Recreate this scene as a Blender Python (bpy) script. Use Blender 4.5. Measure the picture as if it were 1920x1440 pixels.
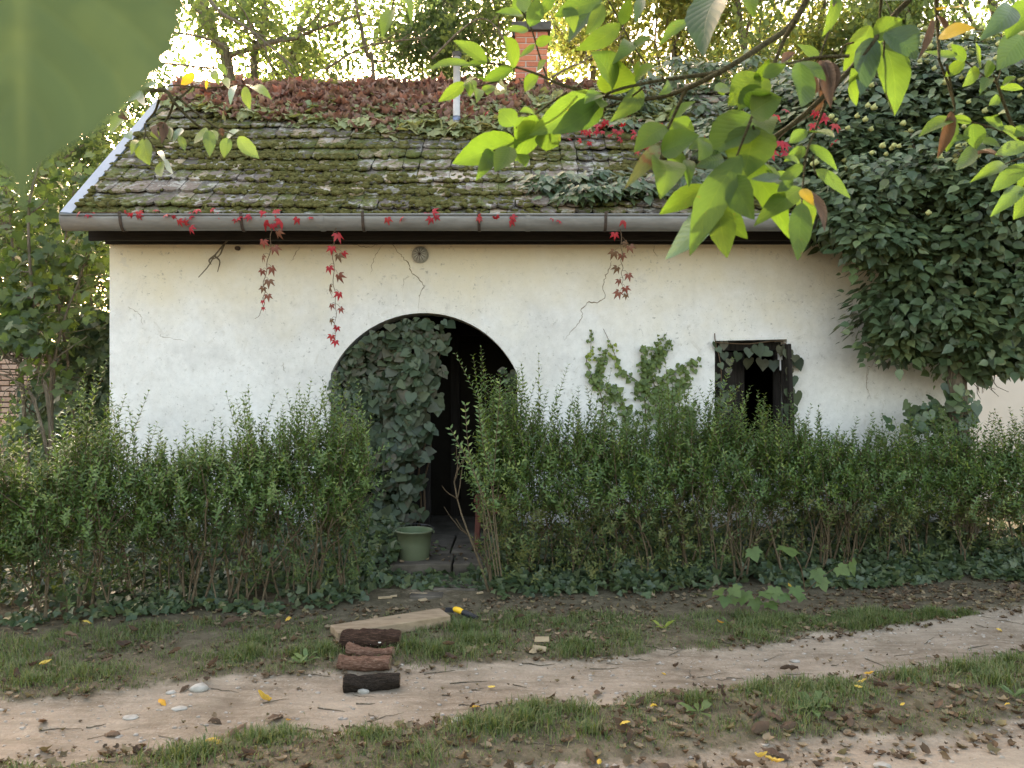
import bpy, bmesh, math, random
import numpy as np
from mathutils import Vector, Matrix
from mathutils.geometry import tessellate_polygon

# ------------------------------------------------------------------ camera, sky, sun, exposure
for o in list(bpy.data.objects):
    bpy.data.objects.remove(o)
scene = bpy.context.scene
COL = scene.collection
FPX, CZ = 1507.0, 1.57            # focal length in photo pixels, eye height

cam_d = bpy.data.cameras.new('camera')
cam = bpy.data.objects.new('camera', cam_d)
COL.objects.link(cam)
cam.location = (0, 0, CZ)
cam.rotation_euler = (math.radians(90), 0, 0)
cam_d.sensor_width = 36
cam_d.lens = 36 * FPX / 1920
cam_d.clip_start = 0.02
cam_d.clip_end = 2000
cam_d.dof.use_dof = True
cam_d.dof.focus_distance = 7.0
cam_d.dof.aperture_fstop = 9.0
scene.camera = cam

SUN_EL, SUN_AZ = math.radians(27.0), math.radians(-21.0)   # azimuth from +Y, negative = left
sdir = Vector((math.sin(SUN_AZ) * math.cos(SUN_EL), math.cos(SUN_AZ) * math.cos(SUN_EL), math.sin(SUN_EL)))
world = bpy.data.worlds.new('World')
scene.world = world
world.use_nodes = True
wn = world.node_tree
bg = wn.nodes['Background']
sky = wn.nodes.new('ShaderNodeTexSky')
sky.sky_type = 'NISHITA'
sky.sun_disc = False
sky.sun_elevation = SUN_EL
sky.sun_rotation = SUN_AZ
sky.air_density = 1.0
sky.dust_density = 4.0
sky.ozone_density = 0.6
tint = wn.nodes.new('ShaderNodeMix')
tint.data_type = 'RGBA'
tint.blend_type = 'MULTIPLY'
tint.inputs[0].default_value = 1.0
tint.inputs[7].default_value = (1.0, 0.828, 0.645, 1)
wn.links.new(sky.outputs[0], tint.inputs[6])
wn.links.new(tint.outputs[2], bg.inputs[0])
bg.inputs[1].default_value = 0.15

sun_d = bpy.data.lights.new('sun', 'SUN')
sun_d.energy = 2.0
sun_d.angle = math.radians(0.53)
sun_d.color = (1.0, 0.90, 0.74)
sun = bpy.data.objects.new('sun', sun_d)
COL.objects.link(sun)
sun.rotation_euler = sdir.to_track_quat('Z', 'Y').to_euler()
sun.location = sdir * 60

vs = scene.view_settings
vs.view_transform = 'Standard'
vs.look = 'None'
vs.gamma = 1.0
vs.use_curve_mapping = False
vs.exposure = 3.2
scene.render.film_transparent = False
cy = scene.cycles
cy.use_denoising = True
cy.max_bounces = 8
cy.diffuse_bounces = 5
cy.glossy_bounces = 3
cy.transmission_bounces = 4
cy.sample_clamp_indirect = 6.0

# ------------------------------------------------------------------ helpers
rng = np.random.default_rng(11)
R2 = random.Random(5)
WORLD_M = {}

def at(x, y, d):
    """photo pixel + distance along the view axis -> point"""
    return Vector(((x - 960) / FPX * d, d, CZ - (y - 720) / FPX * d))

def npat(pts, d):
    p = np.asarray(pts, float)
    d = np.broadcast_to(np.asarray(d, float), (len(p),))
    return np.stack([(p[:, 0] - 960) / FPX * d, d, CZ - (p[:, 1] - 720) / FPX * d], 1)

def floor_at(x, y, z=0.0):
    d = FPX * (CZ - z) / (y - 720)
    return Vector(((x - 960) / FPX * d, d, z))

def obj(name, mesh, mat=None, parent=None, M=None):
    o = bpy.data.objects.new(name, mesh)
    COL.objects.link(o)
    if mat is not None and mesh is not None and len(mesh.materials) == 0:
        mesh.materials.append(mat)
    M = M or Matrix.Identity(4)
    WORLD_M[o] = M
    if parent is not None:
        o.parent = parent
        o.matrix_parent_inverse = WORLD_M[parent].inverted()
    o.matrix_basis = M
    return o

def tag(o, label=None, cat=None, group=None, kind=None):
    if label: o['label'] = label
    if cat: o['category'] = cat
    if group: o['group'] = group
    if kind: o['kind'] = kind
    return o

def thing(name, loc, label, cat, group=None):
    o = obj(name, None, M=Matrix.Translation(Vector(loc)))
    o.empty_display_size = 0.1
    return tag(o, label, cat, group)

def np_mesh(name, V, F, smooth=False, attrs=None):
    """V (n,3), F (m,k) index array; attrs {name: per-vertex float or vec3}"""
    V = np.ascontiguousarray(V, dtype=np.float32)
    F = np.ascontiguousarray(F, dtype=np.int32)
    me = bpy.data.meshes.new(name)
    me.vertices.add(len(V))
    me.vertices.foreach_set('co', V.ravel())
    me.loops.add(F.size)
    me.loops.foreach_set('vertex_index', F.ravel())
    me.polygons.add(len(F))
    me.polygons.foreach_set('loop_start', np.arange(0, F.size, F.shape[1], dtype=np.int32))
    if smooth:
        me.polygons.foreach_set('use_smooth', np.ones(len(F), dtype=bool))
    for k, a in (attrs or {}).items():
        a = np.ascontiguousarray(a, dtype=np.float32)
        if a.ndim == 1:
            at_ = me.attributes.new(k, 'FLOAT', 'POINT')
            at_.data.foreach_set('value', a)
        else:
            at_ = me.attributes.new(k, 'FLOAT_VECTOR', 'POINT')
            at_.data.foreach_set('vector', a.ravel())
    me.update(calc_edges=True)
    return me

class MB:
    """collects shapes, builds one mesh"""
    def __init__(s):
        s.v = []; s.f = []; s.n = 0
    def add(s, V, F):
        V = [tuple(p) for p in V]
        s.v += V
        s.f += [tuple(i + s.n for i in f) for f in F]
        s.n += len(V)
        return s
    def box(s, lo, hi, jit=0.0, M=None):
        x0, y0, z0 = lo; x1, y1, z1 = hi
        P = [Vector(p) for p in ((x0,y0,z0),(x1,y0,z0),(x1,y1,z0),(x0,y1,z0),(x0,y0,z1),(x1,y0,z1),(x1,y1,z1),(x0,y1,z1))]
        if jit:
            P = [p + Vector((R2.uniform(-jit, jit), R2.uniform(-jit, jit), R2.uniform(-jit, jit))) for p in P]
        if M: P = [M @ p for p in P]
        return s.add(P, [(0,3,2,1),(4,5,6,7),(0,1,5,4),(1,2,6,5),(2,3,7,6),(3,0,4,7)])
    def tube(s, pts, rad, sides=8, cap=True):
        V, F = tube(pts, rad, sides)
        s.add(V, F)
        if cap:
            n = s.n - len(V)
            k = len(V)
            s.f.append(tuple(n + i for i in range(sides))[::-1])
            s.f.append(tuple(n + k - sides + i for i in range(sides)))
        return s
    def lathe(s, prof, center, sides=32):
        c = Vector(center); V = []; F = []
        for r, z in prof:
            for i in range(sides):
                a = 2 * math.pi * i / sides
                V.append((c.x + r * math.cos(a), c.y + r * math.sin(a), c.z + z))
        for j in range(len(prof) - 1):
            for i in range(sides):
                F.append((j*sides+i, j*sides+(i+1) % sides, (j+1)*sides+(i+1) % sides, (j+1)*sides+i))
        return s.add(V, F)
    def mesh(s, name, smooth=False, bevel=0.0):
        me = bpy.data.meshes.new(name)
        me.from_pydata(s.v, [], s.f)
        if bevel:
            bm = bmesh.new(); bm.from_mesh(me)
            bmesh.ops.bevel(bm, geom=list(bm.edges), offset=bevel, segments=1, affect='EDGES', profile=0.5)
            bm.to_mesh(me); bm.free()
        if smooth:
            for p in me.polygons: p.use_smooth = True
        me.update()
        return me
    def build(s, name, mat, parent=None, smooth=False, bevel=0.0, M=None):
        return obj(name, s.mesh(name, smooth, bevel), mat, parent, M)

def tube(pts, rad, sides=6):
    P = np.asarray([tuple(p) for p in pts], float)
    n = len(P)
    rad = np.broadcast_to(np.asarray(rad, float), (n,))
    T = np.gradient(P, axis=0)
    T /= np.linalg.norm(T, axis=1, keepdims=True) + 1e-9
    up = np.array([0.31, 0.23, 0.92])
    if abs(T[:, :] @ up).mean() > 0.9: up = np.array([0.9, 0.3, 0.1])
    A = np.cross(T, up); A /= np.linalg.norm(A, axis=1, keepdims=True) + 1e-9
    B = np.cross(T, A)
    a = np.arange(sides) * 2 * np.pi / sides
    V = (P[:, None] + rad[:, None, None] * (np.cos(a)[None, :, None] * A[:, None] + np.sin(a)[None, :, None] * B[:, None])).reshape(-1, 3)
    j, i = np.meshgrid(np.arange(n - 1), np.arange(sides), indexing='ij')
    i2 = (i + 1) % sides
    F = np.stack([j*sides+i, (j+1)*sides+i, (j+1)*sides+i2, j*sides+i2], -1).reshape(-1, 4)
    return V, F

def tubes_mesh(name, lst, sides=5, smooth=True):
    Vs, Fs, n = [], [], 0
    for pts, rad in lst:
        V, F = tube(pts, rad, sides)
        Vs.append(V); Fs.append(F + n); n += len(V)
    return np_mesh(name, np.concatenate(Vs), np.concatenate(Fs), smooth)

def spline(pts, n):
    """Catmull-Rom resample"""
    P = np.asarray([tuple(p) for p in pts], float)
    if len(P) == 2:
        t = np.linspace(0, 1, n)[:, None]
        return P[0] * (1 - t) + P[1] * t
    Q = np.vstack([2*P[0]-P[1], P, 2*P[-1]-P[-2]])
    out = []
    for u in np.linspace(0, len(P) - 1 - 1e-6, n):
        k = int(u); t = u - k
        a, b, c, d = Q[k:k+4]
        out.append(0.5*((2*b)+(-a+c)*t+(2*a-5*b+4*c-d)*t*t+(-a+3*b-3*c+d)*t**3))
    return np.array(out)

def hash3(i, j, k):
    n = (i * 374761393 + j * 668265263 + k * 2147483647 + 1013904223) & 0xFFFFFFFF
    n = ((n ^ (n >> 13)) * 1274126177) & 0xFFFFFFFF
    return ((n ^ (n >> 16)) & 0xFFFF) / 65535.0

def vnoise(x, y, z=0.0):
    x = np.asarray(x, float); y = np.asarray(y, float); z = np.zeros_like(x) + z
    xi, yi, zi = np.floor(x), np.floor(y), np.floor(z)
    fx, fy, fz = x - xi, y - yi, z - zi
    fx, fy, fz = [t*t*(3-2*t) for t in (fx, fy, fz)]
    xi, yi, zi = [t.astype(np.int64) for t in (xi, yi, zi)]
    r = 0
    for a in (0, 1):
        for b in (0, 1):
            for c in (0, 1):
                r = r + hash3(xi+a, yi+b, zi+c) * np.where(a, fx, 1-fx) * np.where(b, fy, 1-fy) * np.where(c, fz, 1-fz)
    return r

def fbm(x, y, z=0.0, o=3):
    s, a, t = 0, 0.5, 0
    for k in range(o):
        s = s + a * vnoise(np.asarray(x) * 2**k + 17*k, np.asarray(y) * 2**k + 9*k, np.asarray(z) * 2**k)
        t += a; a *= 0.5
    return s / t

# ---------------- leaf templates: base at origin, tip at +Y, face +Z
def fan(outline, c, zc=0.0, curl=0.0):
    V = [(c[0], c[1], zc)] + [(x, y, -curl * (x * x + (y - c[1])**2)) for x, y in outline]
    n = len(outline)
    return np.array(V, float), np.array([(0, 1 + i, 1 + (i + 1) % n) for i in range(n)])

def mirror(half):
    """half outline from base (x=0) round the +x side to the tip (x=0)"""
    return half + [(-x, y) for x, y in half[::-1] if abs(x) > 1e-6]

TPL = {}
TPL['ivy'] = fan(mirror([(0, .1), (.2, -.06), (.42, .02), (.5, .25), (.4, .5), (.2, .74), (0, 1)]), (0, .4), -.07, .16)
TPL['ivy_lobed'] = fan(mirror([(0, .1), (.22, -.06), (.5, .08), (.58, .3), (.34, .46), (.2, .7), (0, 1)]), (0, .4), -.07, .2)
TPL['ivy_adult'] = fan(mirror([(0, .0), (.2, .04), (.36, .28), (.27, .58), (.1, .86), (0, 1.06)]), (0, .4), -.08, .2)
TPL['boston'] = fan(mirror([(0, .06), (.2, -.1), (.5, .02), (.62, .5), (.36, .46), (.24, .66), (0, 1)]), (0, .36), -.06, .14)
TPL['dry'] = fan(mirror([(0, 0), (.26, .05), (.5, .45), (.22, .6), (0, 1)]), (0, .4), -.28, -.5)
TPL['maple'] = fan(mirror([(0, .08), (.16, -.08), (.46, .0), (.42, .16), (.66, .46), (.36, .46), (.3, .62), (.22, .74), (0, 1)]), (0, .36), -.05, .12)
TPL['privet'] = (np.array([(0, 0, 0), (.2, .42, .07), (0, .48, 0), (-.2, .42, .07), (0, 1, -.06)], float), np.array([(0, 1, 2), (0, 2, 3), (1, 4, 2), (2, 4, 3)]))
TPL['tree'] = (np.array([(0, 0, 0), (.32, .45, .05), (0, 1, -.05), (-.32, .45, .05)], float), np.array([(0, 1, 2), (0, 2, 3)]))
def palmate():
    V, F = [], []
    for k, (a, L) in enumerate(((-88, .6), (-44, .88), (0, 1), (44, .88), (88, .6))):
        a = math.radians(a)
        d = np.array([math.sin(a), math.cos(a)]); p = np.array([d[1], -d[0]])
        b = len(V)
        for t, w, z in ((.06, 0, 0), (.4, .20, -.10), (.45, 0, -.03), (.4, -.20, -.10), (1, 0, -.42)):
            q = d * L * t + p * w * L
            V.append((q[0], q[1], z * L))
        F += [(b, b+1, b+2), (b, b+2, b+3), (b+1, b+4, b+2), (b+2, b+4, b+3)]
    return np.array(V), np.array(F)
TPL['palmate'] = palmate()

def unit(a):
    a = np.asarray(a, float)
    return a / (np.linalg.norm(a, axis=-1, keepdims=True) + 1e-9)

def frames(d, n):
    y = unit(d)
    x = unit(np.cross(y, n))
    z = np.cross(x, y)
    return np.stack([x, y, z], -1)

def cloud_mesh(name, key, pos, R, sc, rnd=None, smooth=False):
    T, F = TPL[key]
    n, v = len(pos), len(T)
    sc = np.asarray(sc, float)
    if sc.ndim == 1: sc = sc[:, None, None]
    else: sc = sc[:, None, :]
    V = np.einsum('nij,nvj->nvi', R, T[None] * sc) + np.asarray(pos)[:, None]
    FF = (F[None] + (np.arange(n) * v)[:, None, None]).reshape(-1, 3)
    if rnd is None: rnd = rng.random(n)
    return np_mesh(name, V.reshape(-1, 3), FF, smooth, {'rnd': np.repeat(rnd, v)})

LEAFMESH = {}
def leaf_mesh(key, mat):
    k = (key, mat.name)
    if k not in LEAFMESH:
        T, F = TPL[key]
        me = np_mesh(key + '_leaf', T, F, False)
        me.materials.append(mat)
        LEAFMESH[k] = me
    return LEAFMESH[k]

def leafset(parent, key, pos, R, sc, mat, n_ind=0, score=None, part='leaf', stuff='foliage', rnd=None):
    """n_ind leaves (highest score) as objects of their own, the rest one stuff part"""
    n = len(pos)
    idx = np.arange(n)
    if n_ind:
        if score is None:
            score = np.asarray(sc) / np.linalg.norm(pos - np.array([0, 0, CZ]), axis=1)
        order = np.argsort(-score)
        ind, rest = order[:n_ind], order[n_ind:]
        me = leaf_mesh(key, mat)
        for i in ind:
            M = Matrix(((*R[i, 0] * sc[i], pos[i, 0]), (*R[i, 1] * sc[i], pos[i, 1]), (*R[i, 2] * sc[i], pos[i, 2]), (0, 0, 0, 1)))
            obj(part, me, None, parent, M)
        idx = rest
    if len(idx):
        o = obj(stuff, cloud_mesh(stuff, key, pos[idx], R[idx], np.asarray(sc)[idx], None if rnd is None else rnd[idx]), mat, parent)
        o['kind'] = 'stuff'
        return o

# ------------------------------------------------------------------ materials
class NT:
    def __init__(s, name):
        s.m = bpy.data.materials.new(name)
        s.m.use_nodes = True
        s.t = s.m.node_tree
        s.b = s.t.nodes['Principled BSDF']
        s.out = s.t.nodes['Material Output']
        s.pos = s.n('ShaderNodeNewGeometry').outputs['Position']
    def n(s, typ, **kw):
        nd = s.t.nodes.new(typ)
        for k, v in kw.items(): setattr(nd, k, v)
        return nd
    def l(s, a, b): s.t.links.new(a, b)
    def set(s, sock, v):
        if isinstance(v, bpy.types.NodeSocket): s.l(v, sock)
        elif isinstance(v, (tuple, list)) and len(v) == 3 and sock.type == 'RGBA': sock.default_value = (*v, 1)
        else: sock.default_value = v
    def noise(s, scale, detail=4, rough=.55, vec=None, dist=0.0, out=0):
        nd = s.n('ShaderNodeTexNoise')
        nd.inputs['Scale'].default_value = scale
        nd.inputs['Detail'].default_value = detail
        nd.inputs['Roughness'].default_value = rough
        nd.inputs['Distortion'].default_value = dist
        s.l(vec if vec is not None else s.pos, nd.inputs['Vector'])
        return nd.outputs[out]
    def stretch(s, sc, vec=None):
        nd = s.n('ShaderNodeVectorMath', operation='MULTIPLY')
        s.l(vec if vec is not None else s.pos, nd.inputs[0])
        nd.inputs[1].default_value = sc
        return nd.outputs[0]
    def math(s, op, a, b=0.0, c=0.0, clamp=False):
        nd = s.n('ShaderNodeMath', operation=op, use_clamp=clamp)
        for i, v in enumerate((a, b, c)): s.set(nd.inputs[i], v)
        return nd.outputs[0]
    def ramp(s, f, stops, interp='LINEAR'):
        nd = s.n('ShaderNodeValToRGB')
        cr = nd.color_ramp
        cr.interpolation = interp
        while len(cr.elements) < len(stops): cr.elements.new(.5)
        for e, (p, c) in zip(cr.elements, stops):
            e.position = p
            e.color = (*c, 1) if not isinstance(c, (int, float)) else (c, c, c, 1)
        s.l(f, nd.inputs[0])
        return nd.outputs[0]
    def mix(s, f, a, b, mode='MIX'):
        nd = s.n('ShaderNodeMix', data_type='RGBA', blend_type=mode)
        s.set(nd.inputs[0], f); s.set(nd.inputs[6], a); s.set(nd.inputs[7], b)
        return nd.outputs[2]
    def attr(s, name, out='Fac'):
        return s.n('ShaderNodeAttribute', attribute_name=name).outputs[out]
    def rnd(s):
        a = s.math('ADD', s.attr('rnd'), s.n('ShaderNodeObjectInfo').outputs['Random'])
        return s.math('FRACT', a)
    def bump(s, h, strength=.4, dist=.01):
        nd = s.n('ShaderNodeBump')
        nd.inputs['Strength'].default_value = strength
        nd.inputs['Distance'].default_value = dist
        s.l(h, nd.inputs['Height'])
        s.l(nd.outputs[0], s.b.inputs['Normal'])
        return nd.outputs[0]
    def done(s, col=None, rough=.85, spec=.3, metal=0.0):
        if col is not None: s.set(s.b.inputs['Base Color'], col)
        s.set(s.b.inputs['Roughness'], rough)
        s.set(s.b.inputs['Specular IOR Level'], spec)
        s.set(s.b.inputs['Metallic'], metal)
        return s.m

def leafmat(name, cols, tmul=(1.6, 1.5, .6), tw=.35, rough=.5, spec=.35, veins=False, blotch=None, vk=(22.0, .5)):
    m = NT(name)
    r = m.rnd()
    k = len(cols)
    c = m.ramp(r, [(i / max(k - 1, 1), q) for i, q in enumerate(cols)])
    c = m.mix(.5, c, m.ramp(m.noise(22, 2), [(.3, (.72, .72, .72)), (.75, (1.25, 1.25, 1.2))]), 'MULTIPLY')
    if blotch:
        c = m.mix(m.ramp(m.noise(blotch[1], 3), [(blotch[2], 0.0), (blotch[2] + .06, 1.0)]), c, blotch[0])
    if veins:
        uv = m.attr('leafuv', 'Vector')
        sx = m.n('ShaderNodeSeparateXYZ'); m.l(uv, sx.inputs[0])
        ax = m.math('ABSOLUTE', sx.outputs[0])
        ph = m.math('FRACT', m.math('MULTIPLY', m.math('SUBTRACT', sx.outputs[1], m.math('MULTIPLY', ax, .22)), 11.0))
        side = m.math('SUBTRACT', 1.0, m.math('SMOOTH_MIN', m.math('MULTIPLY', m.math('ABSOLUTE', m.math('SUBTRACT', ph, .5)), 9.0), 1.0, .1), clamp=True)
        mid = m.math('SUBTRACT', 1.0, m.math('MULTIPLY', ax, vk[0]), clamp=True)
        v = m.math('MAXIMUM', m.math('MULTIPLY', side, .35), mid)
        c = m.mix(m.math('MULTIPLY', v, vk[1]), c, m.mix(1.0, c, (1.5, 1.35, 1.3), 'MULTIPLY'))
        m.bump(m.math('SUBTRACT', m.math('MULTIPLY', m.math('ABSOLUTE', m.math('SUBTRACT', ph, .5)), 1.0), v), .35, .002)
    m.done(c, rough, spec)
    tr = m.n('ShaderNodeBsdfTranslucent')
    m.l(m.mix(1.0, c, tmul, 'MULTIPLY'), tr.inputs[0])
    mx = m.n('ShaderNodeMixShader')
    mx.inputs[0].default_value = tw
    m.l(m.b.outputs[0], mx.inputs[1]); m.l(tr.outputs[0], mx.inputs[2])
    m.l(mx.outputs[0], m.out.inputs[0])
    return m.m

def simple(name, col, col2=None, scale=8, rough=.8, spec=.3, bump=0.0, bscale=40, metal=0.0, stretch=None, dist=.005):
    m = NT(name)
    vec = m.stretch(stretch) if stretch else None
    c = m.ramp(m.noise(scale, 5, .6, vec), [(.3, col), (.7, col2 or col)])
    if bump: m.bump(m.noise(bscale, 5, .65, vec), bump, dist)
    return m.done(c, rough, spec, metal)

MAT = {}
# --- ground
def mk_ground():
    m = NT('soil_and_track')
    d = m.attr('dirt')
    n1 = m.noise(1.4, 5, .6); n2 = m.noise(9, 5, .65); n3 = m.noise(60, 4, .7)
    track = m.ramp(n2, [(.25, (.17, .135, .096)), (.5, (.245, .20, .148)), (.75, (.32, .268, .205))])
    track = m.mix(m.ramp(n3, [(.42, 0.0), (.62, .6)]), track, (.15, .112, .076))
    st = m.noise(3.0, 5, .7, m.stretch((.8, 5.5, 1)), .4)
    track = m.mix(m.ramp(st, [(.46, 0.0), (.62, .75)]), track, (.13, .10, .07))
    track = m.mix(m.ramp(m.noise(130, 3, .7), [(.56, 0.0), (.66, .55)]), track, (.12, .09, .062))
    track = m.mix(m.ramp(n1, [(.42, 0.0), (.65, .55)]), track, (.36, .30, .23))
    soil = m.ramp(n2, [(.3, (.06, .047, .03)), (.5, (.11, .088, .058)), (.75, (.18, .148, .10))])
    soil = m.mix(m.ramp(n3, [(.45, 0.0), (.65, .5)]), soil, (.05, .055, .022))
    f = m.math('ADD', d, m.math('MULTIPLY', m.math('SUBTRACT', n2, .5), .9))
    f = m.ramp(f, [(.32, 0.0), (.62, 1.0)])
    h = m.math('ADD', m.math('MULTIPLY', n2, .6), m.math('MULTIPLY', n3, .4))
    m.bump(h, .8, .025)
    return m.done(m.mix(f, soil, track), .95, .15)
MAT['ground'] = mk_ground()
MAT['floor'] = simple('worn_stone', (.05, .042, .032), (.13, .112, .09), 7, .9, .2, .5, 30)

def mk_wall():
    m = NT('whitewashed_plaster')
    c = m.ramp(m.noise(1.1, 6, .62), [(.3, (.58, .56, .525)), (.55, (.67, .655, .63)), (.75, (.71, .70, .685))])
    patch = m.ramp(m.noise(2.3, 4, .6, dist=.6), [(.52, 0.0), (.66, .6)])
    c = m.mix(patch, c, (.56, .545, .525))
    c = m.mix(.55, c, m.ramp(m.noise(14, 6, .75), [(.3, (.82, .82, .81)), (.7, (1.12, 1.12, 1.12))]), 'MULTIPLY')
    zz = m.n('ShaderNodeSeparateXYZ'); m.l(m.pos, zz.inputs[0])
    # cream limewash with eave shade painted in, khaki at the top, ragged lower edge
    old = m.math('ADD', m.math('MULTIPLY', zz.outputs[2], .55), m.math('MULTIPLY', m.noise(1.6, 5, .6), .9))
    limewash_shade_f = m.n('ShaderNodeMapRange'); limewash_shade_f.inputs[1].default_value = 1.55; limewash_shade_f.inputs[2].default_value = 2.0
    m.l(old, limewash_shade_f.inputs[0])
    c = m.mix(m.math('MULTIPLY', limewash_shade_f.outputs[0], .8), c, (.62, .55, .40))
    # scabs and specks where growth was torn off
    reg = m.ramp(m.noise(1.2, 3, .5), [(.36, 0.15), (.56, 1.0)])
    sp = m.ramp(m.noise(26, 5, .75), [(.60, 0.0), (.68, 1.0)])
    c = m.mix(m.math('MULTIPLY', m.math('MULTIPLY', sp, reg), .75), c, (.24, .23, .21))
    sp2 = m.ramp(m.noise(70, 3, .7, m.stretch((1, 1, 1.6))), [(.64, 0.0), (.70, 1.0)])
    c = m.mix(m.math('MULTIPLY', sp2, .6), c, (.20, .19, .17))
    fl = m.ramp(m.noise(6.5, 6, .75, dist=1.2), [(.60, 0.0), (.63, 1.0)])
    c = m.mix(m.math('MULTIPLY', m.math('MULTIPLY', fl, reg), .5), c, (.50, .47, .42))
    drip = m.ramp(m.noise(5, 4, .6, m.stretch((1.6, 1, .12))), [(.58, 0.0), (.75, .3)])
    c = m.mix(drip, c, (.47, .45, .40))
    # grime at the foot of the wall
    foot = m.n('ShaderNodeMapRange'); foot.inputs[1].default_value = .7; foot.inputs[2].default_value = .1
    m.l(m.math('ADD', zz.outputs[2], m.math('MULTIPLY', m.noise(3, 4), .5)), foot.inputs[0])
    c = m.mix(m.math('MULTIPLY', foot.outputs[0], .6), c, (.28, .27, .22))
    h = m.math('ADD', m.math('MULTIPLY', m.noise(3.0, 4, .5), 1.0), m.math('ADD', m.math('MULTIPLY', m.noise(28, 5, .7), .22), m.math('MULTIPLY', sp, -.12)))
    m.bump(h, .55, .025)
    return m.done(c, .92, .15)
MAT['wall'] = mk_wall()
MAT['dark_inside'] = simple('shade_darkened_interior', (.012, .010, .008), (.022, .019, .014), 3, .95, .1, .3, 20)  # near-black base colour stands in for the unlit gloom indoors
MAT['beige'] = simple('beige_plaster', (.56, .48, .40), (.62, .54, .46), 2, .9, .15, .3, 30)
def mk_tile():
    m = NT('old_roof_tile')
    r = m.rnd()
    c = m.ramp(r, [(0, (.07, .063, .058)), (.3, (.12, .10, .085)), (.55, (.18, .145, .12)), (.75, (.10, .092, .085)), (.9, (.34, .26, .19)), (1, (.40, .33, .26))])
    c = m.mix(.6, c, m.ramp(m.noise(30, 5, .7), [(.3, (.5, .5, .5)), (.7, (1.5, 1.5, 1.5))]), 'MULTIPLY')
    li = m.ramp(m.noise(9, 6, .7, dist=.4), [(.52, 0.0), (.60, 1.0)])
    c = m.mix(m.math('MULTIPLY', li, .8), c, (.36, .35, .31))
    mo = m.ramp(m.math('ADD', m.math('MULTIPLY', m.noise(2.2, 3), .5), m.math('MULTIPLY', m.noise(14, 5, .7), .55)), [(.50, 0.0), (.58, 1.0)])
    c = m.mix(m.math('MULTIPLY', mo, .9), c, m.ramp(m.noise(50, 3), [(.3, (.035, .045, .010)), (.7, (.12, .135, .03))]))
    m.bump(m.noise(45, 5, .7), .7, .012)
    return m.done(c, .95, .15)
MAT['tile'] = mk_tile()
def mk_moss():
    m = NT('roof_moss')
    c = m.ramp(m.noise(18, 4, .7), [(.25, (.056, .054, .020)), (.5, (.13, .122, .042)), (.75, (.255, .235, .095))])
    c = m.mix(m.math('MULTIPLY', m.rnd(), .5), c, (.11, .105, .035))
    m.bump(m.noise(140, 4, .8), 1.0, .02)
    return m.done(c, 1.0, .05)
MAT['moss'] = mk_moss()
MAT['zinc'] = simple('weathered_zinc', (.16, .155, .145), (.23, .225, .215), 6, .55, .4, .15, 30, .35, (1, 4, 4))
MAT['flash'] = simple('pale_blue_flashing', (.20, .25, .315), (.26, .305, .365), 5, .5, .4, .1, 20, .2)
MAT['iron'] = simple('rusty_iron', (.035, .027, .022), (.07, .048, .036), 20, .8, .3, .4, 60)
MAT['fascia'] = simple('dark_stained_timber', (.010, .009, .008), (.026, .023, .020), 10, .8, .25, .5, 30, 0, (.6, 8, 8))
MAT['oldwood'] = simple('old_dark_wood', (.010, .008, .007), (.028, .023, .019), 8, .85, .25, .6, 30, 0, (6, 6, .5))
MAT['pipe'] = simple('grey_vent_pipe', (.40, .40, .41), (.52, .51, .51), 14, .6, .35, .1, 30, .1)
MAT['blue_tape'] = simple('blue_grey_sealant', (.16, .20, .33), (.22, .26, .38), 20, .6, .3)
MAT['brick'] = None
def mk_brick():
    m = NT('chimney_brick')
    c = m.ramp(m.rnd(), [(0, (.38, .13, .075)), (.4, (.46, .155, .08)), (.7, (.52, .20, .11)), (1, (.40, .13, .09))])
    c = m.mix(m.ramp(m.noise(35, 5, .7), [(.5, 0.0), (.75, .5)]), c, (.50, .33, .25))
    m.bump(m.noise(90, 4, .7), .5, .006)
    return m.done(c, .9, .15)
MAT['brick'] = mk_brick()
MAT['mortar'] = simple('lime_mortar', (.42, .38, .33), (.55, .50, .44), 30, .95, .1, .5, 60)
MAT['concrete'] = simple('dark_concrete', (.055, .05, .045), (.12, .11, .10), 12, .9, .2, .6, 40)
def mk_pinkbrick():
    m = NT('pale_pink_brick')
    c = m.ramp(m.rnd(), [(0, (.34, .235, .18)), (.5, (.43, .31, .24)), (1, (.38, .28, .23))])
    c = m.mix(.5, c, m.ramp(m.noise(25, 4), [(.3, (.7, .7, .7)), (.7, (1.2, 1.2, 1.2))]), 'MULTIPLY')
    m.bump(m.noise(60, 4), .5, .006)
    return m.done(c, .92, .1)
MAT['pinkbrick'] = mk_pinkbrick()
MAT['darkmortar'] = simple('dark_joint', (.05, .04, .03), (.09, .07, .055), 20, .95, .1)
MAT['crack'] = simple('crack_shadow_earth', (.22, .18, .13), (.30, .25, .18), 30, 1, .05)
# --- wood
def mk_bark(name, a, b, c3, scale=1.0, st=(7, 7, 1.2)):
    m = NT(name)
    v = m.stretch(st)
    n = m.noise(6 * scale, 6, .7, v, .5)
    c = m.ramp(n, [(.3, a), (.52, b), (.72, c3)])
    m.bump(n, 1.0, .02)
    return m.done(c, .95, .12)
MAT['bark'] = mk_bark('tree_bark', (.06, .048, .034), (.15, .125, .09), (.26, .225, .17))
MAT['stem'] = mk_bark('privet_stem', (.075, .055, .034), (.14, .105, .066), (.22, .175, .115), 2)
MAT['twig'] = mk_bark('walnut_twig', (.045, .036, .018), (.095, .082, .038), (.16, .145, .075), 3, (8, 8, 8))
MAT['vine'] = mk_bark('vine_stem', (.07, .045, .03), (.15, .10, .06), (.22, .16, .10), 4, (6, 6, 6))
MAT['drytwig'] = mk_bark('dry_pale_twig', (.16, .13, .11), (.27, .23, .20), (.36, .32, .28), 4, (8, 8, 8))
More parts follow.
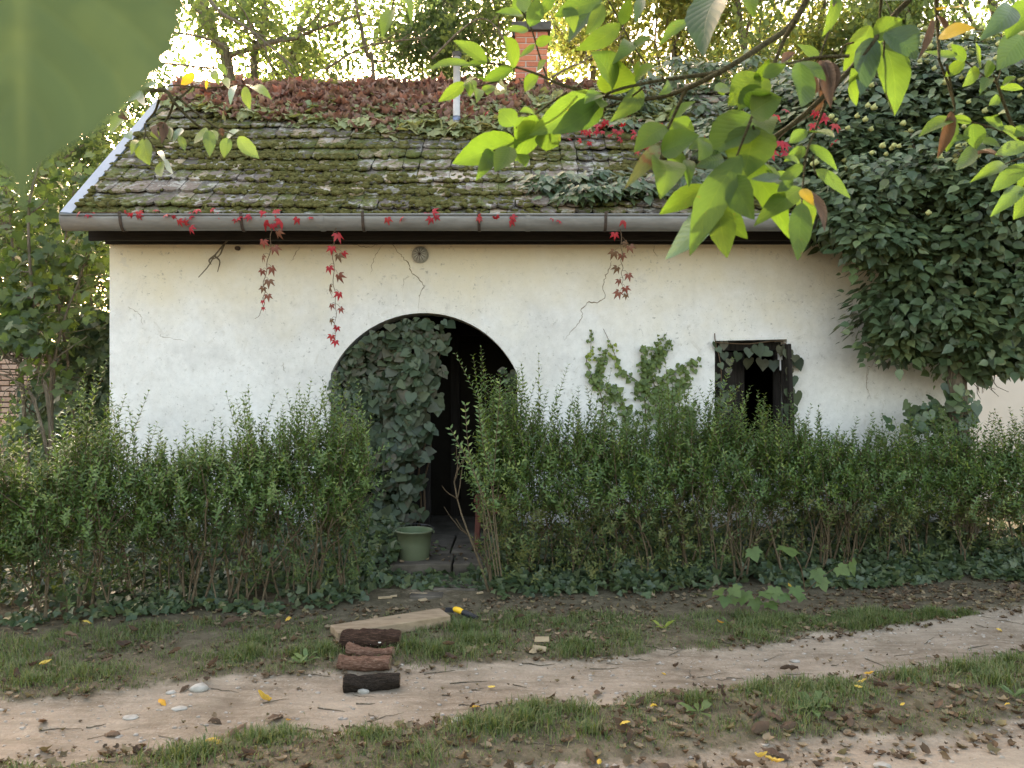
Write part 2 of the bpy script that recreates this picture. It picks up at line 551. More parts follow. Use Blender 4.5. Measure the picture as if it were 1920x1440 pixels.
MAT['logdark'] = mk_bark('wet_dark_bark', (.018, .011, .008), (.055, .032, .022), (.15, .085, .055), 3, (1.2, 7, 7))
MAT['logpink'] = mk_bark('peeling_pinkish_bark', (.07, .036, .024), (.165, .092, .062), (.29, .19, .14), 3, (1.5, 6, 6))
MAT['logblack'] = mk_bark('charred_dark_bark', (.010, .008, .007), (.032, .024, .018), (.085, .062, .045), 4, (1.5, 8, 8))
MAT['cutend'] = simple('cut_log_end', (.10, .065, .04), (.20, .14, .09), 40, .9, .1, .5, 60)
MAT['beam'] = simple('pale_sawn_timber', (.20, .145, .09), (.31, .235, .155), 3, .8, .2, .35, 26, 0, (3, 9, 9))
MAT['chip'] = simple('fresh_wood_chip', (.24, .18, .11), (.36, .28, .18), 20, .85, .15, .4, 60)
MAT['fungus'] = simple('white_bracket_fungus', (.62, .58, .50), (.75, .71, .62), 30, .9, .1, .4, 60)
# --- small things
MAT['bucket'] = simple('faded_green_plastic', (.092, .112, .064), (.125, .145, .086), 5, .5, .4, .12, 25)
MAT['bucket_in'] = simple('inner_green_plastic', (.10, .14, .07), (.13, .17, .09), 5, .55, .35)
MAT['wire'] = simple('dark_wire', (.03, .03, .03), (.05, .05, .045), 10, .5, .4)
MAT['redwood'] = simple('red_brown_painted_wood', (.085, .022, .014), (.13, .038, .025), 9, .6, .35, .3, 30)
MAT['yellow'] = simple('yellow_grip', (.72, .42, .012), (.80, .50, .03), 10, .45, .45)
MAT['black'] = simple('black_rubber', (.012, .012, .014), (.03, .03, .034), 12, .6, .4)
MAT['steel'] = simple('dull_blue_steel', (.05, .055, .075), (.10, .105, .125), 12, .4, .5, 0, 0, .7)
MAT['stone'] = simple('pale_limestone', (.22, .205, .175), (.38, .36, .32), 14, .9, .15, .6, 40)
MAT['pebble'] = simple('pebble', (.20, .17, .135), (.40, .36, .31), 25, .9, .15, .4, 60)
MAT['lampglass'] = simple('dusty_lamp_glass', (.26, .25, .22), (.40, .385, .34), 30, .6, .3, .5, 50)
# --- leaves (leaf reflectances, except where shade or sheen is put into the colour)
MAT['walnut'] = leafmat('walnut_leaflet', [(0.064, 0.105, 0.022), (0.08, 0.125, 0.025), (0.098, 0.14, 0.028), (0.072, 0.112, 0.03)], (1.5, 1.65, 0.55), 0.46, .52, .22, True, ((.13, .085, .03), 55, .70))
MAT['walnut_dark'] = leafmat('shaded_walnut_leaflet', [(0.04, 0.07, 0.022), (0.05, 0.082, 0.025)], (1.3, 1.45, 0.6), 0.32, .42, .45, True)  # darker copy of the leaflet, with shade put into its colour
MAT['walnut_yellow'] = leafmat('yellow_walnut_leaflet', [(.42, .27, .02), (.50, .34, .03)], (1.2, 1.1, .5), .45, .5, .3, True)
MAT['walnut_brown'] = leafmat('dead_walnut_leaflet', [(0.085, 0.056, 0.036), (0.12, 0.082, 0.055), (0.062, 0.042, 0.03), (0.15, 0.1, 0.065)], (1.3, 1.0, .7), .2, .8, .15, True)
MAT['walnut_half'] = leafmat('half_browned_walnut_leaflet', [(.10, .13, .04), (.12, .14, .05)], (1.6, 1.4, .6), .35, .6, .3, True, ((.12, .07, .035), 26, .50))
MAT['near_leaf'] = leafmat('shaded_near_leaf', [(.052, .076, .031), (.054, .078, .032)], (1.0, 1.1, .9), .22, .6, .2, True, ((.064, .088, .034), 30, .52), (11.0, 1.0))  # dimmed green, the leaf's shade is part of its colour
MAT['pear'] = leafmat('small_orchard_leaf', [(.07, .115, .030), (.10, .145, .035), (.085, .13, .05)], (1.9, 1.8, .7), .4, .4, .5, True)
MAT['pear_pale'] = leafmat('glossy_upturned_leaf', [(.13, .19, .12), (.17, .23, .16)], (1.2, 1.2, .8), .2, .3, .8, True)  # pale sheen of upturned leaves put into the base colour
MAT['ivy'] = leafmat('ivy_leaf', [(0.038, 0.066, 0.032), (0.052, 0.085, 0.04), (0.068, 0.1, 0.05), (0.085, 0.12, 0.055), (0.11, 0.15, 0.065), (0.155, 0.185, 0.085)], (1.6, 1.6, .6), .15, .42, .5)
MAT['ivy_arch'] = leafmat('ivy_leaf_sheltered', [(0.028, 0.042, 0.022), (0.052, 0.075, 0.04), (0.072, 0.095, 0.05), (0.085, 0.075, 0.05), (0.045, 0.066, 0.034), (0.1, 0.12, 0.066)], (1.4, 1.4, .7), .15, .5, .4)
MAT['ivy_ground'] = leafmat('ground_ivy_leaf', [(0.035, 0.06, 0.028), (0.05, 0.078, 0.034), (0.08, 0.105, 0.04), (0.045, 0.07, 0.038), (0.11, 0.13, 0.05)], (1.5, 1.5, .6), .18, .45, .45)
MAT['umbel'] = simple('ivy_flower_head', (.27, .29, .11), (.42, .42, .18), 90, .8, .2, .8, 160)
MAT['privet'] = leafmat('privet_leaf', [(0.055, 0.1, 0.028), (0.08, 0.135, 0.038), (0.11, 0.17, 0.045), (0.13, 0.19, 0.055), (0.2, 0.25, 0.065)], (1.8, 1.7, .6), .3, .42, .45)
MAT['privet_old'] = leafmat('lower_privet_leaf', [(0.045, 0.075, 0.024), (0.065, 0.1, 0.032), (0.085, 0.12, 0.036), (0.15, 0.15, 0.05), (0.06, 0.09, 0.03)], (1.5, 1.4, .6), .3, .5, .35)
MAT['treeleaf'] = leafmat('backlit_tree_leaf', [(0.1, 0.135, 0.058), (0.14, 0.18, 0.066), (0.2, 0.23, 0.08), (0.12, 0.16, 0.062)], (1.4, 1.55, 1.0), 0.58, .5, .35)
MAT['treeleaf_yellow'] = leafmat('yellowing_tree_leaf', [(0.14, 0.17, 0.062), (0.2, 0.215, 0.07), (0.25, 0.235, 0.07), (0.13, 0.165, 0.06)], (1.4, 1.5, 0.9), 0.58, .5, .35)
MAT['treeleaf_dark'] = leafmat('dark_tree_leaf', [(0.06, 0.09, 0.045), (0.075, 0.11, 0.05), (0.095, 0.13, 0.06)], (1.4, 1.5, 0.9), 0.5, .5, .35)
MAT['shrubleaf'] = leafmat('maple_shrub_leaf', [(0.05, 0.08, 0.036), (0.07, 0.105, 0.042), (0.09, 0.13, 0.05)], (1.5, 1.6, 0.6), 0.42, .5, .35)
MAT['creep_green'] = leafmat('yellow_green_creeper_leaf', [(0.24, 0.28, 0.13), (0.31, 0.33, 0.155), (0.35, 0.34, 0.165), (0.22, 0.28, 0.14), (0.34, 0.29, 0.15)], (1.3, 1.2, .6), .3, .5, .35)
MAT['creep_brown'] = leafmat('dry_brown_creeper_leaf', [(0.2, 0.115, 0.09), (0.26, 0.16, 0.125), (0.31, 0.21, 0.165), (0.16, 0.085, 0.07), (0.26, 0.19, 0.13), (0.28, 0.12, 0.09)], (1.2, .9, .8), .2, .75, .15)
MAT['creep_red'] = leafmat('crimson_creeper_leaf', [(0.34, 0.018, 0.03), (0.42, 0.03, 0.038), (0.3, 0.018, 0.034), (0.4, 0.05, 0.045)], (1.4, .8, .7), .35, .5, .35)
MAT['creep_dull'] = leafmat('dull_red_creeper_leaf', [(.20, .060, .045), (.17, .085, .045), (.13, .08, .04), (.30, .07, .06)], (1.4, .9, .7), .3, .55, .3)
MAT['creep_wall'] = leafmat('wall_creeper_leaf', [(0.085, 0.13, 0.045), (0.115, 0.16, 0.05), (0.15, 0.2, 0.055), (0.1, 0.14, 0.05)], (1.5, 1.4, .5), .25, .5, .35)
MAT['creep_lime'] = leafmat('lime_creeper_leaf', [(.17, .22, .03), (.22, .26, .045), (.14, .20, .03)], (1.4, 1.3, .5), .3, .5, .35)
MAT['vineleaf'] = leafmat('young_vine_leaf', [(0.06, 0.105, 0.03), (0.08, 0.125, 0.034), (0.1, 0.14, 0.04)], (1.4, 1.4, .5), .3, .5, .35)
MAT['grass'] = leafmat('grass_blade', [(0.055, 0.09, 0.028), (0.085, 0.125, 0.035), (0.115, 0.155, 0.045), (0.19, 0.185, 0.09), (0.07, 0.11, 0.032)], (1.4, 1.4, .6), .3, .5, .3)
MAT['litter'] = leafmat('leaf_litter', [(0.08, 0.052, 0.03), (0.13, 0.085, 0.05), (0.06, 0.04, 0.027), (0.24, 0.185, 0.12), (0.17, 0.14, 0.07), (0.1, 0.07, 0.046), (0.3, 0.22, 0.14)], (1.1, 1, .8), .15, .8, .15)
MAT['litter_yellow'] = leafmat('fallen_yellow_leaf', [(.52, .33, .04), (.60, .44, .10), (.55, .28, .03)], (1.1, 1, .6), .2, .6, .2)
# ------------------------------------------------------------------ ground and track
def edge(lst):
    """(px,py) photo points on the ground -> depth as a function of X"""
    P = np.array([tuple(floor_at(x, y))[:2] for x, y in lst])
    a0 = (P[1, 1] - P[0, 1]) / (P[1, 0] - P[0, 0]); a1 = (P[-1, 1] - P[-2, 1]) / (P[-1, 0] - P[-2, 0])
    P = np.vstack([[P[0, 0] - 40, P[0, 1] - 40 * .17], P, [P[-1, 0] + 40, P[-1, 1] + 40 * .22]])
    return lambda X: np.interp(X, P[:, 0], P[:, 1])
E_UP = edge([(0, 1308), (300, 1276), (640, 1252), (960, 1232), (1300, 1214), (1600, 1178), (1920, 1140)])
E_LO = edge([(0, 1418), (400, 1388), (850, 1352), (1000, 1322), (1300, 1292), (1600, 1266), (1920, 1222)])
E_ST = edge([(0, 1560), (900, 1452), (1300, 1412), (1600, 1382), (1920, 1338)])

def track_mask(X, Y):
    """1 on bare wheel tracks, 0 on verge and strip"""
    w = (fbm(X * 2.1, Y * 2.1, 3) - .5) * .28
    up = np.clip((E_UP(X) - Y + w) / .16 + .5, 0, 1) * np.clip((Y - E_LO(X) + w) / .14 + .5, 0, 1)
    lo = np.clip((E_ST(X) - Y + w) / .14 + .5, 0, 1) * np.clip((Y - (E_ST(X) - 1.1)) / .2, 0, 1)
    return np.maximum(up, lo)

def gz(X, Y):
    X = np.asarray(X, float); Y = np.asarray(Y, float)
    t = track_mask(X, Y)
    z = -.035 * t + .05 * (fbm(X * 1.3, Y * 1.3, 1) - .5) + .022 * (fbm(X * 6, Y * 6, 5) - .5)
    strip = np.clip(1 - np.abs(Y - (E_LO(X) + E_ST(X)) / 2) / .35, 0, 1)
    z = z + .03 * strip
    f = np.clip((7.2 - Y) / .8, 0, 1) * np.clip((Y + 4) / 2, 0, 1) * np.clip((9 - np.abs(X)) / 3, 0, 1)
    return z * f
def gz1(x, y): return float(gz(np.array([x]), np.array([y]))[0])

def build_ground():
    fx = np.concatenate([[-300, -120, -60, -30, -18, -12, -9, -7.5], np.arange(-6.5, 6.51, .04), [7.5, 9, 12, 18, 30, 60, 120, 300]])
    fy = np.concatenate([[-200, -80, -30, -12, -5, -2, 0, 1, 1.8], np.arange(2.4, 7.3, .04), [7.6, 8.5, 10, 13, 18, 26, 40, 70, 120, 300]])
    X, Y = np.meshgrid(fx, fy)
    Z = gz(X, Y)
    D = track_mask(X, Y)
    # trodden earth in front of the door
    p = floor_at(800, 1105)
    D = np.maximum(D, .42 * np.exp(-(((X - p.x) / .45)**2 + ((Y - p.y) / .5)**2)))
    V = np.stack([X, Y, Z], -1).reshape(-1, 3)
    ny, nx = X.shape
    j, i = np.meshgrid(np.arange(ny - 1), np.arange(nx - 1), indexing='ij')
    F = np.stack([j*nx+i, j*nx+i+1, (j+1)*nx+i+1, (j+1)*nx+i], -1).reshape(-1, 4)
    Dc = D.reshape(-1)[F].mean(1)
    xc = V[F][:, :, 0].mean(1); yc = V[F][:, :, 1].mean(1)
    up = (Dc > .5) & (yc > E_LO(xc) - .1) & (yc < E_UP(xc) + .3)
    lo = (Dc > .5) & ~up & (yc < E_ST(xc) + .3)
    for nm, sel in (('ground', ~(up | lo)), ('dirt_track', up), ('dirt_track', lo)):
        f = F[sel]
        u, inv = np.unique(f, return_inverse=True)
        me = np_mesh(nm, V[u], inv.reshape(f.shape), True, {'dirt': D.reshape(-1)[u]})
        tag(obj(nm, me, MAT['ground']), kind='structure')
build_ground()

# ------------------------------------------------------------------ cottage
YW, XL, XR, ZT = 7.63, -3.82, 4.20, 2.93
HT = Matrix.Translation
cot = thing('cottage', (0.2, 9.4, 0), 'white plastered cottage with mossy tiled roof, arched doorway and small window', 'cottage')
AX0, AX1, ASP, ACR = -1.72, 0.05, 1.67, 2.245
AXC, AW, AH = (AX0 + AX1) / 2, (AX1 - AX0) / 2, ACR - ASP
AR = (AW**2 + AH**2) / (2 * AH); AZC = ACR - AR
WX0, WX1, WZ0, WZ1 = 1.925, 2.61, 0.98, 1.985
def arch_pts(n=28, inset=0.0):
    a0 = math.asin(AW / AR)
    return [(AXC + (AR) * math.sin(a), AZC + AR * math.cos(a)) for a in np.linspace(-a0, a0, n)]
def build_wall():
    out = [(XL, -.1), (AX0, -.1)] + arch_pts() + [(AX1, -.1), (XR, -.1), (XR, ZT), (XL, ZT)]
    win = [(WX0, WZ0), (WX0, WZ1 - .005), (WX1, WZ1 + .01), (WX1 + .03, WZ0)]
    tris = tessellate_polygon([[Vector((x, z, 0)) for x, z in out], [Vector((x, z, 0)) for x, z in win]])
    P = out + win
    n = len(P)
    mb = MB()
    V = [(x, YW, z) for x, z in P] + [(x, YW + .36, z) for x, z in P]
    F = []
    for t in tris:
        a, b, c = t
        (ax, az), (bx, bz), (cx, cz) = P[a], P[b], P[c]
        if (bx-ax)*(cz-az)-(bz-az)*(cx-ax) < 0: t = t[::-1]
        F.append(tuple(t)); F.append(tuple(i + n for i in t[::-1]))
    def ring(s, e):
        k = list(range(s, e))
        for a, b in zip(k, k[1:] + k[:1]): F.append((a, a + n, b + n, b))
    ring(0, len(out)); ring(len(out), n)
    mb.add(V, F)
    me = mb.mesh('front_wall')
    bm = bmesh.new(); bm.from_mesh(me)
    bmesh.ops.recalc_face_normals(bm, faces=bm.faces); bm.to_mesh(me); bm.free()
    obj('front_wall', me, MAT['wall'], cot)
build_wall()
YB = 11.2
for x0, x1 in ((XL, XL + .34), (XR - .34, XR)):
    MB().add([(x0, YW+.362, -.1), (x1, YW+.362, -.1), (x1, YB-.36, -.1), (x0, YB-.36, -.1), (x0, YW+.362, ZT), (x1, YW+.362, ZT), (x1, YB-.36, ZT), (x0, YB-.36, ZT), (x0, 9.4, 4.72), (x1, 9.4, 4.72)],
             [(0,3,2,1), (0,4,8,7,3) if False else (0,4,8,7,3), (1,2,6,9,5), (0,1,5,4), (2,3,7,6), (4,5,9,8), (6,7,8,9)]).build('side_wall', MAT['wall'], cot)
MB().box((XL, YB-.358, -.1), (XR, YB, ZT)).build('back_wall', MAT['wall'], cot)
# inside: dark rooms
i0 = YW + .363
def panel(name, lo, hi, mat='dark_inside'): return MB().box(lo, hi).build(name, MAT[mat], cot)
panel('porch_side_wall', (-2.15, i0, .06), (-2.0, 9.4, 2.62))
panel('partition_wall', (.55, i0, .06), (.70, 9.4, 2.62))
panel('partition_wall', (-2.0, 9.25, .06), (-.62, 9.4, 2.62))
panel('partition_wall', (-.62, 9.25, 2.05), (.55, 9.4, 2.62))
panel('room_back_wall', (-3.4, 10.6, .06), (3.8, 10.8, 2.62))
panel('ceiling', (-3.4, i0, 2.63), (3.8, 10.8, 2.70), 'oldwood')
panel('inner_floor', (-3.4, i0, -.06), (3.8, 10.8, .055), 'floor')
# inner door frame, barely seen in the gloom
fr = MB().box((-.70, 9.17, .06), (-.60, 9.245, 2.12)).box((.42, 9.17, .06), (.52, 9.245, 2.12)).box((-.70, 9.17, 2.122), (.52, 9.245, 2.22)).build('inner_door_frame', MAT['oldwood'], cot)
MB().box((-.59, 9.20, .06), (.41, 9.24, 2.04)).build('inner_door', MAT['dark_inside'], cot)

# doorway: old plank door, left leaf shut and swallowed by ivy, right leaf folded inwards
dl = MB().box((-1.70, 7.93, .3), (-.80, 7.96, .42)).build('door_leaf', MAT['oldwood'], cot)
MB().box((-1.70, 7.93, 1.45), (-.80, 7.96, 1.57)).build('door_ledge', MAT['oldwood'], dl)
x = -1.70
for k in range(6):
    w = .15
    zt = AZC + math.sqrt(max(AR**2 - (x + w/2 - AXC)**2, 0)) - .03
    MB().box((x + .003, 7.888, .07), (x + w - .003, 7.928, min(zt, 2.2)), .002).build('plank', MAT['oldwood'], dl)
    x += w
dr = MB().box((.12, 8.03, .07), (.16, 8.85, 1.95)).build('door_leaf', MAT['oldwood'], cot)

# window: frame, inward casement on the left, outward sagging one on the right
wf = MB().box((WX0+.003, 7.80, WZ1-.09), (WX1-.003, 7.86, WZ1-.01)).build('window', MAT['oldwood'], cot)
for lo, hi in (((WX0+.004, 7.80, WZ0+.06), (WX0+.07, 7.86, WZ1-.092)), ((WX1-.06, 7.80, WZ0+.06), (WX1-.004, 7.86, WZ1-.092)), ((WX0+.003, 7.79, WZ0), (WX1, 7.87, WZ0+.058))):
    MB().box(lo, hi).build('frame', MAT['oldwood'], wf)
Mc = HT((WX0+.08, 7.81, 0)) @ Matrix.Rotation(math.radians(22), 4, 'Z')
MB().box((0, 0, WZ0+.07), (.30, .025, WZ1-.10)).box((.26, -.012, WZ0+.07), (.30, -.001, WZ1-.10)).build('casement', MAT['oldwood'], wf, M=Mc)
Mr = HT((WX1-.035, YW+.05, WZ1-.02)) @ Matrix.Rotation(math.radians(-2.4), 4, 'Y') @ Matrix.Rotation(math.radians(-83), 4, 'Z')
cs = MB().box((0, -.018, -.98), (.05, .018, -.02)).box((.12, -.018, -.98), (.16, .018, -.02)).box((.052, -.016, -.98), (.118, .016, -.92)).box((.052, -.016, -.09), (.118, .016, -.02)).box((.05, -.004, -.93), (.12, .004, -.08)).build('casement', MAT['oldwood'], wf, M=Mr)
MB().tube([(WX1-.06, YW+.01, 1.90), (WX1-.062, YW+.0, 1.70)], .008, 6).box((WX1-.085, YW-.006, 1.80), (WX1-.045, YW+.012, 1.90)).build('latch', MAT['pipe'], wf)
# roofs, gutter
SL = math.atan2(5.02 - 3.06, 9.4 - 7.15)
EY, EZ = 7.15, 3.06
U = Vector((0, math.cos(SL), math.sin(SL))); N = Vector((0, -math.sin(SL), math.cos(SL)))
SLEN = (9.4 - 7.15) / math.cos(SL)
RXL, RXR = -3.90, 4.35
def rp(x, s, h=0.0): return Vector((x, EY, EZ)) + U * s + N * h
def roof_s(y_px):
    """distance up the slope seen at photo row y_px"""
    k = (720 - y_px) / FPX; t = math.tan(SL)
    d = (EZ - CZ - t * EY) / (k - t)
    return (d - EY) / math.cos(SL), d
mb = MB()
P = [rp(RXL, .0, -.02), rp(RXR, .0, -.02), rp(RXR, SLEN, -.02), rp(RXL, SLEN, -.02)]
Q = [p - N * .07 for p in P]
mb.add(P + Q, [(0,1,2,3), (7,6,5,4), (0,4,5,1), (1,5,6,2), (3,2,6,7), (0,3,7,4)])
roof = mb.build('roof', MAT['fascia'], cot)
bk = MB(); NB = Vector((0, math.sin(SL), math.cos(SL)))
P = [Vector((RXL, 9.41, 5.0)), Vector((RXR, 9.41, 5.0)), Vector((RXR, 11.65, 3.05)), Vector((RXL, 11.65, 3.05))]
bk.add(P + [p - NB * .07 for p in P], [(0,1,2,3)[::-1], (7,6,5,4)[::-1], (0,4,5,1)[::-1], (1,5,6,2)[::-1], (2,6,7,3)[::-1], (3,7,4,0)[::-1]]).build('rear_roof_slope', MAT['tile'], roof)
# one plain tile, rounded lower end; local x across, y up the slope, z out
def tile_mesh(k):
    w, L, th = .0745, .33, .019
    out = [(w, L), (-w, L), (-w, .045), (-w*.72, .015), (-w*.3, .001), (w*.3, 0), (w*.72, .014), (w, .045)]
    out = [(x + R2.uniform(-.003, .003), y + R2.uniform(-.006, .006)) for x, y in out]
    n = len(out)
    V = [(x, y, th + R2.uniform(-.002, .003)) for x, y in out] + [(x, y, 0) for x, y in out]
    F = [tuple(range(n)), tuple(range(2*n-1, n-1, -1))] + [(i, i+n, (i+1) % n + n, (i+1) % n) for i in range(n)]
    F = [f[::-1] for f in F[2:]] and F
    me = MB().add(V, F).mesh('roof_tile')
    bm = bmesh.new(); bm.from_mesh(me); bmesh.ops.recalc_face_normals(bm, faces=bm.faces); bm.to_mesh(me); bm.free()
    me.materials.append(MAT['tile'])
    return me
TM = [tile_mesh(k) for k in range(6)]
tiles = []
PIT = .238
for c in range(13):
    for half in (0, 1):
        s0 = -.05 + c * PIT + half * .088
        if s0 > SLEN - .12: continue
        nx_ = int((RXR - RXL) / .153)
        for k in range(nx_ + 1):
            x = RXL + .10 + k * .153 + (.0765 if half else 0) + R2.uniform(-.006, .006)
            if x > RXR - .05: continue
            s = s0 + R2.uniform(-.014, .014) + .012 * math.sin(x * 2.3 + c)
            sag = -.02 * math.sin((x - RXL) / (RXR - RXL) * math.pi) + .012 * math.sin(x * 1.7 + c * .8)
            h = .024 + .032 * half + sag + R2.uniform(0, .010)
            tilt = math.radians(6.8 + R2.uniform(-1.2, 1.4)); roll = math.radians(R2.gauss(0, 1.3)); yaw = math.radians(R2.gauss(0, 1.6))
            B = Matrix(((1, 0, 0), (0, U.y, N.y), (0, U.z, N.z))).to_4x4()
            M = HT(rp(x, s, h + .024)) @ B @ Matrix.Rotation(-tilt, 4, 'X') @ Matrix.Rotation(roll, 4, 'Y') @ Matrix.Rotation(yaw, 4, 'Z')
            tiles.append((s, x, M, R2.randrange(6)))
vis = sorted([t for t in tiles if t[1] < 1.9], key=lambda t: t[0])[:300]
visid = set(id(t) for t in vis)
for t in vis: obj('roof_tile', TM[t[3]], None, roof, t[2])
Vs, Fs, rr, n = [], [], [], 0
tm_np = []
for me in TM:
    v = np.array([tuple(p.co) for p in me.vertices]); me.calc_loop_triangles()
    f = np.array([tuple(t.vertices) for t in me.loop_triangles]); tm_np.append((v, f))
for t in tiles:
    if id(t) in visid: continue
    v, f = tm_np[t[3]]; M = np.array(t[2])
    Vs.append(v @ M[:3, :3].T + M[:3, 3]); Fs.append(f + n); rr.append(np.full(len(v), R2.random())); n += len(v)
o = obj('roof_tiling', np_mesh('roof_tiling', np.concatenate(Vs), np.concatenate(Fs), False, {'rnd': np.concatenate(rr)}), MAT['tile'], roof)
o['kind'] = 'stuff'
# moss cushions creeping over the tile edges
def icos(sub):
    bm = bmesh.new(); bmesh.ops.create_icosphere(bm, subdivisions=sub, radius=1)
    v = np.array([tuple(p.co) for p in bm.verts]); f = np.array([[q.index for q in p.verts] for p in bm.faces]); bm.free()
    return v, f
ICO1, ICO2 = icos(1), icos(2)
def moss():
    Vs, Fs, rr, n = [], [], [], 0
    v0, f0 = ICO1
    cnt = 0
    B = np.array([[1, 0, 0], [0, U.y, N.y], [0, U.z, N.z]])
    while cnt < 8200:
        x = rng.uniform(RXL + .05, 3.0); c = rng.integers(0, 10); hf = rng.integers(0, 2)
        s = -.05 + c * PIT + hf * .088 + abs(rng.normal(0, .055)) + .004
        if s > 2.1: continue
        m = float(fbm(x * 1.6, s * 2.2, 2)) + .35 * (float(fbm(x * 7, s * 9, 7)) - .5)
        if m < .47 and rng.random() > .07: continue
        r = rng.uniform(.010, .026) * (1.2 if m > .56 else 1)
        sc = np.array([r * rng.uniform(.9, 1.9), r * rng.uniform(.8, 1.3), r * rng.uniform(.45, .9)])
        q = v0 * (1 + rng.uniform(-.3, .35, (len(v0), 1))) * sc
        sag = -.02 * math.sin((x - RXL) / (RXR - RXL) * math.pi)
        p = np.array(rp(x, s, .070 + .028 * hf + sag - .02 * (s % .1)))
        Vs.append(q @ B.T + p); Fs.append(f0 + n); rr.append(np.full(len(q), rng.random())); n += len(q); cnt += 1
    o = obj('moss', np_mesh('moss', np.concatenate(Vs), np.concatenate(Fs), True, {'rnd': np.concatenate(rr)}), MAT['moss'], roof)
    o['kind'] = 'stuff'
moss()
# eaves: fascia boards, half-round gutter with strap brackets
MB().box((RXL + .02, 7.40, 2.945), (RXR, 7.628, 2.965)).build('soffit_board', MAT['fascia'], cot)
MB().box((RXL + .02, 7.36, 2.885), (RXR, 7.398, 3.09)).build('fascia_board', MAT['fascia'], cot)
MB().box((XL - .02, 7.585, 2.893), (RXR, 7.626, 2.943)).build('wall_plate', MAT['fascia'], cot)
GR, GY, GZc, GD = .082, 7.085, 3.042, 1.5
def gutter_prof(r, t=.004):
    a = np.linspace(math.pi, 2 * math.pi, 15)
    o_ = [(GY + r * math.cos(q), GZc + r * GD * math.sin(q)) for q in a]
    i_ = [(GY + (r - t) * math.cos(q), GZc + (r * GD - t) * math.sin(q)) for q in a[::-1]]
    bead = [(GY - r - .008, GZc + .004), (GY - r - .004, GZc + .012), (GY - r + .004, GZc + .010)]
    return i_[:0] + bead[::-1][:0] + o_ + i_
def extrude_prof(prof, x0, x1, segs=1, droop=0.0):
    n = len(prof); V = []; F = []
    for j in range(segs + 1):
        x = x0 + (x1 - x0) * j / segs
        dz = droop * math.sin(7 * j / segs)
        V += [(x, y, z + dz) for y, z in prof]
    for j in range(segs):
        for i in range(n): F.append((j*n+i, j*n+(i+1) % n, (j+1)*n+(i+1) % n, (j+1)*n+i))
    F.append(tuple(range(n))[::-1]); F.append(tuple(range(segs*n, segs*n+n)))
    return V, F
V, F = extrude_prof(gutter_prof(GR), -3.94, RXR + .02, 20, .003)
gut = MB().add(V, F).tube([(-3.94, GY - GR - .002, GZc + .004), (0, GY - GR - .002, GZc + .006), (RXR + .02, GY - GR - .002, GZc + .004)], .009, 8).build('gutter', MAT['zinc'], cot, smooth=False)
for p in gut.data.polygons: p.use_smooth = len(p.vertices) == 4
a = np.linspace(math.pi, 2 * math.pi, 13)
MB().add([(-3.942, GY + GR * math.cos(q), GZc + GR * GD * math.sin(q)) for q in a] + [(-3.950, GY + GR * math.cos(q), GZc + GR * GD * math.sin(q)) for q in a],
         [tuple(range(13)), tuple(range(25, 12, -1))] + [(i, i+1, i+14, i+13) for i in range(12)]).build('gutter_end', MAT['zinc'], gut)
for px in (225, 452, 680, 898, 1136, 1352, 1560):
    x = (px - 960) / FPX * (GY - GR)
    V, F = extrude_prof(gutter_prof(GR + .006, .005), x - .013, x + .013)
    MB().add(V, F).box((x - .013, GY - GR - .012, GZc + .002), (x + .013, GY - GR + .004, GZc + .03)).box((x - .0125, GY + GR - .006, GZc - .02), (x + .0125, 7.358, GZc + .01)).build('gutter_bracket', MAT['iron'], gut)
for px in (602, 990):   # soldered joints
    x = (px - 960) / FPX * (GY - GR)
    V, F = extrude_prof(gutter_prof(GR + .003, .002), x - .02, x + .02)
    MB().add(V, F).build('gutter_joint', MAT['zinc'], gut)
# pale flashing up the left verge, two lengths with a slight step between them
for s0, s1, off in ((-.07, 1.50, .0), (1.44, SLEN + .02, -.035)):
    mb = MB()
    prof = [(-.05, -.10), (.045, -.0), (.045, .075), (-.05, .085), (-.06, .075), (-.06, -.10)]
    V = []
    for s in (s0, s1):
        for a_, h in prof: V.append(rp(RXL + a_ - .01 + off*.3, s, h + off * .3))
    k = len(prof)
    mb.add(V, [(i, (i+1) % k, (i+1) % k + k, i + k) for i in range(k)] + [tuple(range(k))[::-1], tuple(range(k, 2*k))])
    mb.build('verge_flashing', MAT['flash'], cot)
# chimney
cx, cy_ = .225, 9.50
ch = MB().box((cx-.178, cy_-.178, 4.55), (cx+.178, cy_+.178, 5.68)).build('chimney', MAT['mortar'], cot)
bm_cache = {}
def brick(w, d):
    k = (round(w, 3), round(d, 3))
    if k not in bm_cache:
        me = MB().box((-w/2, -d/2, -.029), (w/2, d/2, .029), .0015).mesh('brick', bevel=.003)
        me.materials.append(MAT['brick']); bm_cache[k] = me
    return bm_cache[k]
z = 4.80
c = 0
while z < 5.66:
    ws = (.245, .118) if c % 2 == 0 else (.118, .245)
    for yy in (cy_ - .127, cy_ + .127):
        x = cx - .189
        for w in ws:
            obj('brick', brick(w, .12), None, ch, HT((x + w/2 + R2.uniform(-.002, .002), yy + R2.uniform(-.003, .003), z)))
            x += w + .014
    for xx in (cx - .129, cx + .129):
        obj('brick', brick(.12, .122), None, ch, HT((xx, cy_, z)))
    z += .0685; c += 1
MB().box((cx-.225, cy_-.225, 5.655), (cx+.225, cy_+.225, 5.76), .006).build('chimney_cap', MAT['concrete'], ch, bevel=.008)
MB().box((cx-.205, cy_-.205, 5.60), (cx-.192, cy_+.205, 5.654)).build('flue_plate', MAT['concrete'], ch)
